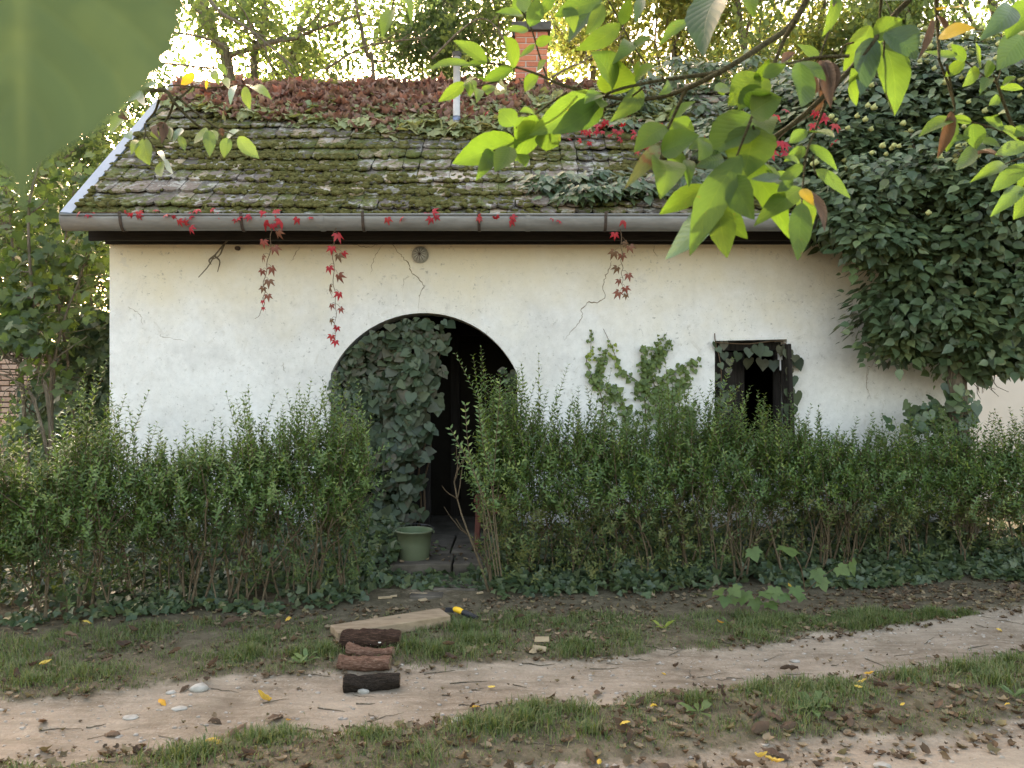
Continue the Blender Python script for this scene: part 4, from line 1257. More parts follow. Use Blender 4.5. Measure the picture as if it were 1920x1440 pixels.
    ivy_sheet(t, pos, np.tile([0, -1, .4], (len(pos), 1)), .10, MAT['ivy'], 0, g, stuff='low_foliage')
def rngkeep(P):
    px = 960 + P[:, 0] / P[:, 1] * FPX
    return px < 2080
ivy_tree()

# ------------------------------------------------------------------ creeper over the ridge
def ridge_creeper():
    g = np.random.default_rng(51)
    t = thing('ridge_creeper', tuple(rp(-.8, 2.6)), 'creeper over the ridge, dry brown leaves above a yellow green fringe', 'creeper')
    n = 7600
    X = g.uniform(-3.85, 1.75, n); S = g.uniform(1.3, SLEN + .05, n)
    low = np.interp(X, [-3.9, -3.6, -3.0, -2.2, -1.4, -.6, 0, .5, 1.2, 1.8], [2.35, 2.2, 1.95, 1.80, 1.62, 1.55, 1.68, 1.75, 1.80, 1.95]) + .14 * (fbm(X * 3, X * 0, 2) - .5) + .05 * g.normal(0, 1, n)
    ok = S > low
    X, S, low = X[ok], S[ok], low[ok]
    hh = .06 + .10 * fbm(X * 2.5, S * 2.5, 6) + g.uniform(0, .04, len(X)) - np.clip(S - (SLEN - .6), 0, .6) * .12
    pos = np.array([tuple(rp(x, min(s, SLEN), h)) for x, s, h in zip(X, S, hh)])
    bl = np.interp(X, [-3.9, -3.2, -2.0, -1.0, -.4, .2, .8, 1.8], [.26, .20, .30, .40, .58, .85, .85, 1.0])
    brown = (S - low) > bl * (.55 + 1.0 * fbm(X * 2.2, S * 2.2, 9)) + .36 * g.normal(0, 1, len(X))
    bare_ = brown & (X > .35) & (g.random(len(X)) < .35)
    for sel, key, mat, size, part, st, dn, wob in ((~brown, 'boston', 'creep_green', .115, 'leaf', 'foliage', .9, .35), (brown & ~bare_, 'dry', 'creep_brown', .115, 'dry_leaf', 'dry_foliage', .5, .9)):
        p = pos[sel]; m = len(p)
        d = unit(np.tile(-np.array(U), (m, 1)) * dn + g.normal(0, wob, (m, 3))); nn = unit(np.tile([0, -.75, .6], (m, 1)) + g.normal(0, .4 if key == 'boston' else .75, (m, 3)))
        leafset(t, key, p, frames(d, nn), size * g.uniform(.55, 1.2, m), MAT[mat], 150, None, part, st)
    # stems lying on the tiles
    for k in range(26):
        x = g.uniform(-3.6, 1.5); q = [tuple(rp(x, SLEN, .12))]
        for s in range(9): x += g.normal(0, .06); q.append(tuple(rp(x, SLEN - .14 * (s + 1), .10)))
        obj('stem', tubes_mesh('stem', [(np.array(q), np.linspace(.009, .003, 10))], 5), MAT['vine'], t)
ridge_creeper()

# crimson creeper: scattered along the gutter, on the tiles and in the ivy
def red_creeper():
    g = np.random.default_rng(52)
    t = thing('red_creeper', (-1.5, 7.1, 3.05), 'crimson creeper runner scattered along the gutter edge', 'creeper')
    P = [(150, 398), (165, 402), (176, 396), (232, 398), (244, 404), (262, 402), (290, 400), (328, 405), (338, 412), (345, 418), (352, 408), (362, 428), (357, 400), (370, 395), (398, 392), (402, 400), (440, 408), (443, 414), (560, 408), (585, 408), (595, 404), (800, 400), (806, 410), (815, 404), (812, 396), (895, 402), (897, 408), (935, 408), (960, 410), (963, 405), (1038, 411), (1046, 414), (755, 408), (726, 408), (265, 398), (310, 404), (470, 405), (492, 400)]
    pos = npat(P, 7.0) + g.normal(0, .012, (len(P), 3)); n = len(pos)
    d = unit(np.array([0, -.4, -.7]) + g.normal(0, .5, (n, 3))); nn = unit(np.array([0, -1, .5]) + g.normal(0, .4, (n, 3)))
    leafset(t, 'palmate', pos, frames(d, nn), .062 * g.uniform(.7, 1.2, n), MAT['creep_red'], n)
    q = np.array(P[:20] , float); q = q[np.argsort(q[:, 0])]
    for q in ([(145, 398), (300, 400), (420, 403), (600, 404)], [(700, 404), (830, 402), (1060, 406)]):
        obj('stem', tubes_mesh('stem', [(spline(npat(q, 7.04), 20), np.full(20, .004))], 5), MAT['vine'], t)
    t = thing('red_creeper', tuple(rp(.9, 1.3)), 'crimson creeper patch on the tiles below the yellow fringe', 'creeper')
    Q = []
    for (x, y, k) in ((1060, 275, 4), (1090, 272, 6), (1110, 278, 8), (1140, 270, 7), (1172, 278, 5), (930, 245, 3), (945, 250, 3), (1190, 282, 3), (860, 215, 5), (825, 212, 4), (900, 207, 3), (1180, 235, 2), (1200, 345, 6), (1215, 350, 3), (1240, 300, 3), (1315, 330, 6), (1300, 345, 3)):
        for j in range(k):
            s, dd = roof_s(y + g.normal(0, 5)); xx = x + g.normal(0, 11)
            Q.append(tuple(rp((xx - 960) / FPX * dd, s, .10 + .12 * g.random() + (.18 if y > 295 else 0))))
    pos = np.array(Q); n = len(pos)
    d = unit(np.array([0, -.5, -.6]) + g.normal(0, .6, (n, 3))); nn = unit(np.array([0, -1, .5]) + g.normal(0, .5, (n, 3)))
    leafset(t, 'palmate', pos, frames(d, nn), .062 * g.uniform(.7, 1.25, n), MAT['creep_red'], n)
    obj('stem', tubes_mesh('stem', [(spline([rp(.0, 1.5, .09), rp(.5, 1.42, .1), rp(1.2, 1.38, .1), rp(1.7, 1.3, .12)], 14), np.full(14, .004))], 5), MAT['vine'], t)
    t = thing('red_creeper', tuple(at(1520, 230, 7.3)), 'crimson palmate leaves nestling in the ivy on the roof', 'creeper')
    Q = [(1455, 215), (1475, 206), (1540, 212), (1548, 218), (1566, 232), (1525, 231), (1463, 264), (1470, 268), (1446, 284), (1568, 262), (1475, 285), (1530, 208)]
    pos = npat(Q, 7.05); n = len(pos)
    d = unit(np.array([0, -.5, -.8]) + g.normal(0, .35, (n, 3))); nn = unit(np.array([0, -1, .5]) + g.normal(0, .3, (n, 3)))
    leafset(t, 'palmate', pos, frames(d, nn), .085 * g.uniform(.8, 1.2, n), MAT['creep_red'], n)
    obj('stem', tubes_mesh('stem', [(spline(npat([(1440, 290), (1470, 250), (1530, 215), (1575, 240)], 7.1), 14), np.full(14, .004))], 5), MAT['vine'], t)
    # three strands hanging in front of the wall
    def strand(lab, pts, leaves, d=7.02):
        p0 = at(*pts[0], d)
        t = thing('hanging_creeper', tuple(p0), lab, 'creeper', 'creeper strands hanging from the gutter')
        S = spline(npat(pts, d), 30); S[2:, 0] += .010 * np.sin(np.arange(28) * 1.3) * g.uniform(.5, 1.2, 28); S[:, 1] += .03 * np.sin(np.arange(30) * .35)
        obj('stem', tubes_mesh('stem', [(S, np.linspace(.0045, .0018, 30))], 5), MAT['vine'], t)
        for (x, y, s, red) in leaves:
            p = np.array([tuple(at(x, y, d - .01))]); j = np.argmin(np.abs(S[:, 2] - p[0, 2] - .02))
            V, F = tube(np.array([S[j], (S[j] + p[0]) / 2 + [0, -.01, .012], p[0]]), .0018, 4)
            obj('leaf_stalk', np_mesh('leaf_stalk', V, F), MAT['vine'], t)
            dd = unit(np.array([[(x - 960) / FPX * d - S[j][0], -.02, -.05]]) * 6 + [0, 0, -.6] + g.normal(0, .2, (1, 3))); nn = unit(np.array([[0, -1, .6]]) + g.normal(0, .35, (1, 3)))
            leafset(t, 'palmate', p, frames(dd, nn), np.array([s * g.uniform(.7, 1.1) * d / FPX]), MAT['creep_red' if red else 'creep_dull'], 1)
    strand('left hanging strand of creeper, crimson at the gutter and brown below', [(512, 392), (508, 425), (506, 460), (503, 495), (498, 525), (495, 548), (493, 565), (489, 585), (480, 598)],
           [(517, 393, 22, 1), (512, 405, 22, 1), (496, 413, 20, 1), (526, 410, 20, 1), (511, 420, 18, 1), (520, 433, 22, 0), (494, 450, 22, 0), (514, 462, 22, 0), (494, 478, 18, 0), (509, 500, 20, 0), (492, 506, 18, 0), (504, 524, 18, 0), (494, 538, 14, 0), (502, 552, 14, 0), (492, 563, 12, 1), (493, 576, 8, 1)])
    strand('middle hanging strand of creeper with crimson and brown leaves', [(640, 412), (626, 430), (625, 460), (627, 500), (627, 540), (629, 575), (627, 610), (628, 640)],
           [(632, 437, 24, 1), (622, 462, 20, 1), (634, 476, 20, 0), (643, 473, 14, 1), (617, 499, 18, 1), (634, 514, 20, 0), (618, 535, 20, 0), (636, 548, 18, 1), (622, 570, 18, 0), (638, 577, 18, 0), (621, 598, 16, 0), (632, 612, 16, 1), (622, 628, 14, 1), (629, 638, 14, 1)])
    strand('right hanging strand of creeper with small dull red leaves', [(1170, 405), (1165, 430), (1165, 470), (1166, 500), (1168, 525), (1170, 552)],
           [(1170, 410, 22, 1), (1153, 436, 16, 1), (1172, 452, 20, 0), (1180, 460, 18, 0), (1152, 470, 18, 0), (1166, 476, 18, 0), (1158, 500, 20, 0), (1178, 513, 16, 0), (1161, 524, 18, 0), (1172, 538, 16, 0), (1161, 546, 18, 0), (1174, 551, 14, 0)])
red_creeper()
# dead root tangle hanging at the eaves
tw = []
for p in ([(440, 436), (420, 458), (402, 480), (390, 500), (372, 520)], [(402, 480), (412, 490), (408, 510)], [(420, 458), (412, 478), (400, 486)], [(404, 478), (392, 488), (396, 496)], [(425, 445), (440, 440), (452, 430)]):
    tw.append((spline(npat(p, 7.5), 10), np.linspace(.010, .004, 10)))
tag(obj('dead_root', tubes_mesh('dead_root', tw, 5), MAT['bark']), 'dry dark root dangling under the left part of the eaves', 'root')

# little creeper fan growing up the wall between arch and window
def wall_creeper():
    g = np.random.default_rng(53)
    t = thing('wall_creeper', (1.3, 7.6, .1), 'small leaved creeper fanning up the white wall left of the window', 'creeper')
    def cv(l): return [(1040 + x / 3.513, 390 + y / 3.513) for x, y in l]
    st = [cv([(245, 800), (240, 880), (235, 960), (210, 1010), (240, 1100), (300, 1220), (320, 1360), (330, 1700), (340, 2150)]),
          cv([(320, 795), (370, 900), (405, 990), (440, 1075), (530, 1130), (580, 1200), (600, 1400), (600, 2150)]),
          cv([(350, 920), (310, 1010), (280, 1090), (270, 1150)]),
          cv([(740, 820), (690, 890), (670, 960), (620, 1060), (660, 1180), (690, 1400), (680, 2150)]),
          cv([(965, 985), (860, 1045), (740, 1100), (690, 1200), (640, 1400)]),
          cv([(875, 1080), (820, 1170), (790, 1290), (760, 1500)]),
          cv([(585, 910), (600, 1000), (590, 1080), (580, 1200)]),
          cv([(760, 880), (700, 960), (660, 1040)]), cv([(350, 1160), (430, 1250), (460, 1400), (470, 1700)]), cv([(880, 1300), (860, 1500), (820, 1800)])]
    P, S, LM = [], [], []
    L = []
    for k, s in enumerate(st):
        Q = spline(npat(s, YW - .02), 60)
        L.append((Q, np.linspace(.0022, .006, 60)))
        for j in range(60):
            u = 720 - (Q[j, 2] - CZ) / YW * FPX
            if u > 900: continue
            dens = np.interp(u, [615, 650, 680, 720, 800, 900], [.8, 1.3, 1.4, 1.8, 2.2, 2.0]) * (1.35 if k in (3, 6, 7) else .8)
            for m in range(g.poisson(dens)):
                w = np.interp(u, [615, 660, 700, 760], [.012, .02, .032, .05])
                P.append(Q[j] + [g.normal(0, w), -abs(g.normal(.02, .02)), g.normal(0, .025)])
                S.append(np.interp(u, [615, 650, 700, 780], [.024, .036, .05, .058]))
                LM.append(k in (0, 1) and 640 < u < 676)
    P, S, LM = np.array(P), np.array(S), np.array(LM)
    for sel, mat in ((LM, 'creep_lime'), (~LM, 'creep_wall')):
        n = sel.sum()
        d = unit(np.array([0, 0, -.8]) + g.normal(0, .5, (n, 3))); nn = unit(np.array([0, -1, .5]) + g.normal(0, .3, (n, 3)))
        leafset(t, 'ivy', P[sel], frames(d, nn), S[sel] * g.uniform(.7, 1.2, n), MAT[mat], 0)
    obj('stem', tubes_mesh('stem', L, 5), MAT['vine'], t)
wall_creeper()

# ------------------------------------------------------------------ privet hedge
def shoot_leaves(p, d, ln, step, size, g):
    k = max(int(ln / step), 2)
    u = (np.arange(k) + .6) / k
    bend = g.normal(0, .12, 3); bend[2] = abs(bend[2]) * .3
    pts = p + np.outer(u, d) * ln + np.outer(u**2, bend) * ln
    a = np.cross(d, [.3, .2, .1]); a /= np.linalg.norm(a); b = np.cross(d, a)
    ph = g.uniform(0, 6.28) + np.arange(k) * 1.57
    out = np.cos(ph)[:, None] * a + np.sin(ph)[:, None] * b
    pos = np.concatenate([pts, pts]); o2 = np.concatenate([out, -out])
    dirs = o2 * .85 + d * .62 + g.normal(0, .16, (2 * k, 3))
    nn = d * .8 - o2 * .35 + np.array([0, -.15, .3]) + g.normal(0, .2, (2 * k, 3))
    sz = size * np.interp(np.concatenate([u, u]), [0, .2, .7, 1], [.8, 1, .95, .55]) * g.uniform(.8, 1.15, 2 * k)
    return pos, dirs, nn, sz, np.vstack([p, pts])

def hedge(label, A, B, nstem, per_m, seed, tall, body=.82, drop=0.0, drop_end=0.0):
    g = np.random.default_rng(seed)
    A = np.array(A); B = np.array(B); L = np.linalg.norm(B - A); ax = (B - A) / L; lat = np.array([-ax[1], ax[0]])
    t = thing('privet_hedge', ((A[0] + B[0]) / 2, (A[1] + B[1]) / 2, 0), label, 'hedge', 'privet hedges in front of the cottage')
    heads = []
    for i in range(nstem):
        u = (i + g.uniform(.1, .9)) / nstem; w = g.normal(0, .10)
        b = A + ax * u * L + lat * w
        tb = []
        z0 = gz1(b[0], b[1]) - .02
        for k in range(g.integers(1, 4)):
            q = [np.array([b[0] + g.normal(0, .02), b[1] + g.normal(0, .02), z0])]
            d = unit(np.array([g.normal(0, .16), g.normal(0, .10), 1]))
            H = g.uniform(.6, .95); r = g.uniform(.006, .0115)
            for s in range(7):
                d = unit(d + g.normal(0, .12, 3) + [0, 0, .12]); q.append(q[-1] + d * H / 7)
            q = np.array(q); tb.append((q, np.linspace(r, r * .5, 8)))
            heads.append(q[-1])
            for m in range(g.integers(3, 6)):
                j = g.integers(2, 8); d2 = unit(np.array([g.normal(0, .6), g.normal(0, .5), .7])); e = [q[j]]
                l2 = g.uniform(.18, .42)
                for s in range(4):
                    d2 = unit(d2 + g.normal(0, .2, 3) + [0, 0, .15]); e.append(e[-1] + d2 * l2 / 4)
                tb.append((np.array(e), np.linspace(r * .5, .002, 5))); heads.append(e[-1])
        obj('stem', tubes_mesh('stem', tb, 5), MAT['stem'], t)
    PP, DD, NN, SS, OLD, SH, RR = [], [], [], [], [], [], []
    n = int(per_m * L)
    for i in range(n):
        u = g.random(); kind = g.random()
        c = A + ax * u * L
        dens = fbm(np.array([u * L * 2.4]), np.array([0.]), seed)[0]; dens = min(max((dens - .5) * 1.8 + .5, 0), 1)
        if kind < .20:         # free upright shoots on top
            w = g.normal(0, .13); z = g.uniform(.84, 1.06) + .15 * (dens - .5); d = unit(np.array([g.normal(0, .16), g.normal(0, .12), 1])); ln = g.choice([.16, .26, .38, .52], p=[.3, .35, .25, .1]) * g.uniform(.8, 1.2) * (.6 + .8 * dens) * tall; step, sz, old = .026, .051, False
        elif kind < body:       # leafy body
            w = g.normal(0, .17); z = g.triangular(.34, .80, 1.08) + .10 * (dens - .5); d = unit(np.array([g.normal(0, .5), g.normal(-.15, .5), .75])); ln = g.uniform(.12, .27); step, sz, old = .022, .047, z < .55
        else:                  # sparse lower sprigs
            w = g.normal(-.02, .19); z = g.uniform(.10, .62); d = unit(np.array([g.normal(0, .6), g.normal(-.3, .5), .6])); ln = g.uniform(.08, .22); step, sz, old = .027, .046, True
            if dens < .45 and g.random() < .6: continue
        if drop_end and u > .5 and g.random() < .9 * (u - .5): continue
        z -= drop_end * max(u - .5, 0) * (1 if z > .5 else 0)
        z -= drop * max(.55 - u, 0) * (1 if z > .5 else 0)
        b = c + lat * w
        # stay short of the gap ends and the wall
        p = np.array([b[0], b[1], z])
        a1, a2, a3, a4, path = shoot_leaves(p, d, ln, step, sz, g)
        PP.append(a1); DD.append(a2); NN.append(a3); SS.append(a4); OLD.append(np.full(len(a1), old)); RR.append(np.clip(g.random() * .65 + .2 * (z - .6) + .3 * g.random(len(a1)), 0, .999))
        if kind < .5: SH.append((path[[0, len(path) // 2, -1]], [.0028, .002, .001]))
    P = np.concatenate(PP); D = np.concatenate(DD); Nn = np.concatenate(NN); S = np.concatenate(SS); O = np.concatenate(OLD); RN_ = np.concatenate(RR)
    obj('shoot', tubes_mesh('shoot', SH, 3), MAT['stem'], t)['kind'] = 'stuff'
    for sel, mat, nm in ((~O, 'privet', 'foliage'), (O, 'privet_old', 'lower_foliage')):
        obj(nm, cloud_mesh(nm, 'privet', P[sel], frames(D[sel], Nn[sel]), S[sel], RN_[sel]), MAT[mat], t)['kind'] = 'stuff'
HL0, HL1 = floor_at(-90, 1160), floor_at(690, 1112)
HR0, HR1 = floor_at(900, 1100), floor_at(2010, 1062)
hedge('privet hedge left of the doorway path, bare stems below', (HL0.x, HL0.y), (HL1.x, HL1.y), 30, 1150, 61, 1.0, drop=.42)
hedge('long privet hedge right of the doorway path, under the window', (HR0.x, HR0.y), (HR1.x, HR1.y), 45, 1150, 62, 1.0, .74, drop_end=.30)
# a leaning sprig at the open end of the right hedge
def sprig():
    g = np.random.default_rng(63)
    t = thing('privet_sprig', tuple(floor_at(905, 1110)), 'leaning privet sprig arching into the doorway gap', 'sprig')
    P, D, Nn, S, L = [], [], [], [], []
    for pts in ([(935, 1080), (915, 960), (885, 880), (845, 805)], [(930, 1080), (905, 940), (880, 850), (872, 760)], [(940, 1080), (925, 960), (930, 830), (938, 720)], [(940, 1080), (920, 900), (905, 830), (897, 765)]):
        q = spline(npat(pts, 5.85), 22); L.append((q, np.linspace(.005, .0015, 22)))
        for j in range(8, 22):
            d = unit(q[min(j+1, 21)] - q[j-1]); a = unit(np.cross(d, [0, -1, .2])); 
            for sgn in (1, -1):
                P.append(q[j]); D.append(a * sgn * .8 + d * .7 + g.normal(0, .15, 3)); Nn.append(np.array([0, -.8, .6]) + g.normal(0, .25, 3)); S.append(.046 * g.uniform(.8, 1.15))
    leafset(t, 'privet', np.array(P), frames(np.array(D), np.array(Nn)), np.array(S), MAT['privet'], 0)
    obj('stem', tubes_mesh('stem', L, 5), MAT['stem'], t)
sprig()

# ------------------------------------------------------------------ ground ivy
def ground_ivy():
    g = np.random.default_rng(71)
    def patch(label, xa, xb, ya, yb, n, h, seed, gap=None):
        g = np.random.default_rng(seed)
        X = g.uniform(xa, xb, n); v = g.random(n)
        Y = ya(X) + (yb(X) - ya(X)) * v
        hh = h(X, v)
        bump = fbm(X * 2.2, Y * 2.2, seed)
        Z = gz(X, Y) + hh * (.25 + 1.1 * bump) * g.uniform(.5, 1.0, n) + .012
        pos = np.stack([X, Y, Z], 1)
        ok = (bump + .25 * g.normal(0, 1, n) * .4 > np.where(v < .18, .5, .3))
        pos = pos[ok]; n = len(pos)
        nn = unit(np.array([0, -.55, .8]) + g.normal(0, .38, (n, 3))); d = unit(np.array([0, -.6, -.35]) + g.normal(0, .65, (n, 3)))
        tag(obj('ground_ivy', cloud_mesh('ground_ivy', 'ivy_lobed', pos, frames(d, nn), .068 * g.uniform(.55, 1.2, n), g.random(n)), MAT['ivy_ground']), label, 'ivy', kind='stuff')
    mL = (HL1.y - HL0.y) / (HL1.x - HL0.x); mR = (HR1.y - HR0.y) / (HR1.x - HR0.x)
    fl = lambda X: HL0.y + mL * (X - HL0.x); frr = lambda X: HR0.y + mR * (X - HR0.x)
    low = lambda X, v: np.interp(v, [0, .3, .6, 1], [.04, .14, .30, .42])
    patch('ground ivy carpeting the earth under the left hedge', -4.3, -.95, lambda X: fl(X) - .34 + .10 * np.sin(X * 5), lambda X: 7.5 + 0 * X, 7200, low, 72)
    patch('ground ivy carpeting the earth under the right hedge', -.15, 5.2, lambda X: frr(X) - .42 + .08 * np.sin(X * 4), lambda X: 7.5 + 0 * X, 10500, low, 73)
    patch('ground ivy creeping over the front edge of the doorstep', -1.15, -.1, lambda X: 6.12 + 0 * X, lambda X: 6.62 + 0 * X, 420, lambda X, v: np.interp(v, [0, 1], [.02, .07]), 74)
    patch('ground ivy creeping beside the green bucket', -.72, -.1, lambda X: 6.95 + 0 * X, lambda X: 7.5 + 0 * X, 160, lambda X, v: .12 + 0 * v, 75)
ground_ivy()
# ------------------------------------------------------------------ doorstep and things by the door
STEP = .085
ds = thing('doorstep', (-.8, 7.1, 0), 'worn stone doorstep in front of the arched doorway', 'doorstep')
def slab(x0, y0, x1, y1, z0, z1, seed, parent, mat='floor', name='stone_slab'):
    g = random.Random(seed); n = 6
    out = [(x0, y0), (x0 + (x1-x0)*.35, y0 + g.uniform(-.02, .02)), (x0 + (x1-x0)*.7, y0 + g.uniform(-.02, .02)), (x1, y0 + g.uniform(-.02, .02)), (x1 + g.uniform(-.01, .01), y1), (x0 + g.uniform(-.01, .01), y1)]
    k = len(out)
    V = [(x, y, z1 + g.uniform(-.004, .004)) for x, y in out] + [(x, y, z0) for x, y in out]
    F = [tuple(range(k)), tuple(range(2*k-1, k-1, -1))] + [(i, i+k, (i+1) % k + k, (i+1) % k) for i in range(k)]
    mb = MB().add(V, F); me = mb.mesh(name, bevel=.006)
    bm = bmesh.new(); bm.from_mesh(me); bmesh.ops.recalc_face_normals(bm, faces=bm.faces); bm.to_mesh(me); bm.free()
    return obj(name, me, MAT[mat], parent)
for i, (a, b, c, d) in enumerate(((-1.60, 6.60, -1.02, 7.08), (-1.005, 6.58, -.50, 7.02), (-.485, 6.62, .02, 7.06), (-1.60, 7.10, -1.10, 7.985), (-1.085, 7.04, -.55, 7.985), (-.535, 7.08, .02, 7.985))):
    slab(a, b, c, d, -.06, STEP + .006 * (i % 2), i, ds)
for i, (x, y, w, h) in enumerate(((855, 1102, .17, .10), (800, 1118, .12, .07), (880, 1090, .12, .06), (835, 1095, .09, .05))):
    p = floor_at(x, y)
    o = slab(p.x - w, p.y - h, p.x + w, p.y + h, -.05, .014 + gz1(p.x, p.y) + .004 * i, 20 + i, None, 'floor', 'paving_stone')
    tag(o, ['broad flat stone set in the earth before the doorstep', 'flat stone nearest the beam on the doorway path', 'small flat stone beside the right hedge end', 'thin flat stone just left of the broad one'][i], 'stone')

def bucket():
    b = floor_at(777, 1047, STEP + .004)
    t = thing('bucket', tuple(b), 'faded green plastic bucket standing on the doorstep', 'bucket')
    H, r0, r1 = .245, .123, .152
    mb = MB().lathe([(.001, .004), (r0 - .012, .004), (r0, 0), (r0 + .002, .006), (r0 + (r1 - r0) * .5, H * .5), (r1 - .002, H - .012), (r1 + .003, H - .012)], b, 44)
    mb.build('body', MAT['bucket'], t, True)
    MB().lathe([(r1 + .004, H - .014), (r1 + .009, H - .010), (r1 + .009, H - .002), (r1 + .004, H + .002), (r1 - .004, H + .001), (r1 - .006, H - .006)], b, 44).build('rim', MAT['bucket'], t, True)
    MB().lathe([(r1 - .0065, H - .006), (r0 + (r1 - r0) * .5 - .005, H * .5), (r0 - .004, .014), (.001, .012)], b, 44).build('inside', MAT['bucket_in'], t, True)
    # wire bail lying on the far rim
    q = []
    for a in np.linspace(0, math.pi, 18): q.append((b.x + (r1 + .012) * math.cos(a), b.y + (r1 + .014) * math.sin(a), b.z + H + .004 + .016 * math.sin(a)))
    MB().tube(q, .0032, 6).build('handle', MAT['wire'], t, True)
    for s in (-1, 1): MB().tube([(b.x + s*(r1 + .004), b.y, b.z + H - .02), (b.x + s*(r1 + .019), b.y, b.z + H - .018)], .011, 10).build('handle_lug', MAT['bucket'], t)
    MB().tube([(b.x - .01 + .055, b.y + .12, b.z + H + .018), (b.x + .09, b.y + .11, b.z + H + .018)], .008, 8).build('grip', MAT['black'], t)
bucket()

def stool():
    c = at(925, 1012, 7.30); c.z = STEP
    t = thing('stool', tuple(c), 'red brown wooden stool half hidden in the doorway', 'stool')
    H, w = .43, .15
    MB().box((c.x - w - .02, c.y - w - .02, STEP + H), (c.x + w + .02, c.y + w + .02, STEP + H + .03)).build('seat', MAT['redwood'], t, bevel=.006)
    for sx in (-1, 1):
        for sy in (-1, 1):
            x, y = c.x + sx * (w - .02), c.y + sy * (w - .02)
            MB().add([(x + a + sx*.02, y + b + sy*.02, STEP + .005) for a, b in ((-.018, -.018), (.018, -.018), (.018, .018), (-.018, .018))] + [(x + a, y + b, STEP + H - .001) for a, b in ((-.022, -.022), (.022, -.022), (.022, .022), (-.022, .022))],
                     [(3,2,1,0), (4,5,6,7), (0,1,5,4), (1,2,6,5), (2,3,7,6), (3,0,4,7)]).build('leg', MAT['redwood'], t)
    for s in (-1, 1):
        MB().box((c.x - w + .05, c.y + s*(w - .02) - .01, STEP + .33), (c.x + w - .05, c.y + s*(w - .02) + .01, STEP + H - .003)).build('apron', MAT['redwood'], t)
        MB().box((c.x + s*(w - .02) - .01, c.y - w + .05, STEP + .33), (c.x + s*(w - .02) + .01, c.y + w - .05, STEP + H - .003)).build('apron', MAT['redwood'], t)
        MB().box((c.x + s*(w - .01) - .01, c.y - w + .045, STEP + .12), (c.x + s*(w - .01) + .01, c.y + w - .045, STEP + .15)).build('stretcher', MAT['redwood'], t)
stool()

# ------------------------------------------------------------------ firewood
def log(label, x, y, lenpx, r, mat, rot, bend, seed, taper=.9, lift=0.0):
    d = FPX * (CZ) / (y - 720); L = lenpx / FPX * d
    c = floor_at(x, y)
    g = np.random.default_rng(seed)
    ns, nr = 40, 28
    u = np.linspace(-.5, .5, ns); a = np.arange(nr) * 2 * np.pi / nr
    A, Uu = np.meshgrid(a, u)
    rr = r * (1 + (taper - 1) * (Uu + .5)) * (1 + .26 * (fbm(np.cos(A) * 2.2 + 9, np.sin(A) * 2.2 + Uu * 5, seed) - .5) * 2 + .20 * (fbm(np.cos(A) * 5 + 3, Uu * 9 + np.sin(A) * 5, seed + 4, 3) - .5) * 2)
    rr[0] *= .93; rr[-1] *= .93
    X = Uu * L + .012 * (fbm(np.cos(A) * 2, np.sin(A) * 2, seed) - .5) * (np.abs(Uu) > .48)
    Y = rr * np.cos(A) + bend * .4 * (Uu**2 - .1) * L; Z = rr * np.sin(A) * .92 + bend * (Uu**2) * L + r * .9
    V = np.stack([X, Y, Z], -1).reshape(-1, 3)
    j, i = np.meshgrid(np.arange(ns - 1), np.arange(nr), indexing='ij')
    F = np.stack([j*nr+i, j*nr+(i+1) % nr, (j+1)*nr+(i+1) % nr, (j+1)*nr+i], -1).reshape(-1, 4)
    M = HT((c.x, c.y + r, gz1(c.x, c.y + r) - .008 + lift)) @ Matrix.Rotation(rot, 4, 'Z')
    t = obj('firewood_log', np_mesh('firewood_log', V, F, True), MAT[mat], None, M)
    tag(t, label, 'log', 'firewood logs lying by the track')
    for e, s in ((0, -1), (ns - 1, 1)):
        ring = V[e*nr:(e+1)*nr] * 1.0
        cc = ring.mean(0) + [s * .004, 0, 0]
        VV = [tuple(cc)] + [tuple(p + [s * .0005, 0, 0]) for p in ring]
        FF = [(0, 1 + k, 1 + (k+1) % nr) if s < 0 else (0, 1 + (k+1) % nr, 1 + k) for k in range(nr)]
        MB().add(VV, FF).build('cut_end', MAT['cutend'], t, M=M)
    return t, M, L
l1, M1, L1 = log('thick dark log with white fungus, nearest the beam', 692, 1217, 112, .060, 'logdark', .05, -.05, 3, 1.05)
for k, (x, z) in enumerate(((-.10, .03), (-.07, .028), (-.01, .024), (.01, .018), (.03, .02), (.06, .026), (.045, .015), (-.035, .026))):
    v0, f0 = ICO1
    V = v0 * np.array([.016, .006, .0065]) * (1 + .2 * np.random.default_rng(k).normal(0, 1, (len(v0), 1))) + [x, -.054, z + .025]
    obj('fungus', np_mesh('fungus', V, f0), MAT['fungus'], l1, M1)
log('thin bent pinkish log, second from the beam', 692, 1233, 92, .036, 'logpink', -.20, .26, 4, .75)
log('peeling pinkish log, third from the beam', 681, 1252, 98, .042, 'logpink', -.06, .10, 5, .95)
log('dark log lying alone on the edge of the track', 694, 1286, 105, .046, 'logblack', .16, .03, 6, .9)

# sawn beam
def beam():
    c = Vector((-.77, 5.14, 0)); zb = gz1(c.x, c.y) + .002
    M = HT((c.x, c.y, zb)) @ Matrix.Rotation(math.radians(26.5), 4, 'Z') @ Matrix.Rotation(math.radians(-1.0), 4, 'Y')
    o = MB().box((-.37, -.095, 0), (.37, .095, .068), .003).build('wooden_beam', MAT['beam'], None, bevel=.004, M=M)
    tag(o, 'pale sawn timber beam lying on the grass before the doorway', 'beam')
    g = random.Random(2)
    MB().tube([(.05, .02, .067), (.055, .018, .0715), (.06, .01, .067)], .007, 6).build('knot', MAT['bark'], o, M=M)
beam()
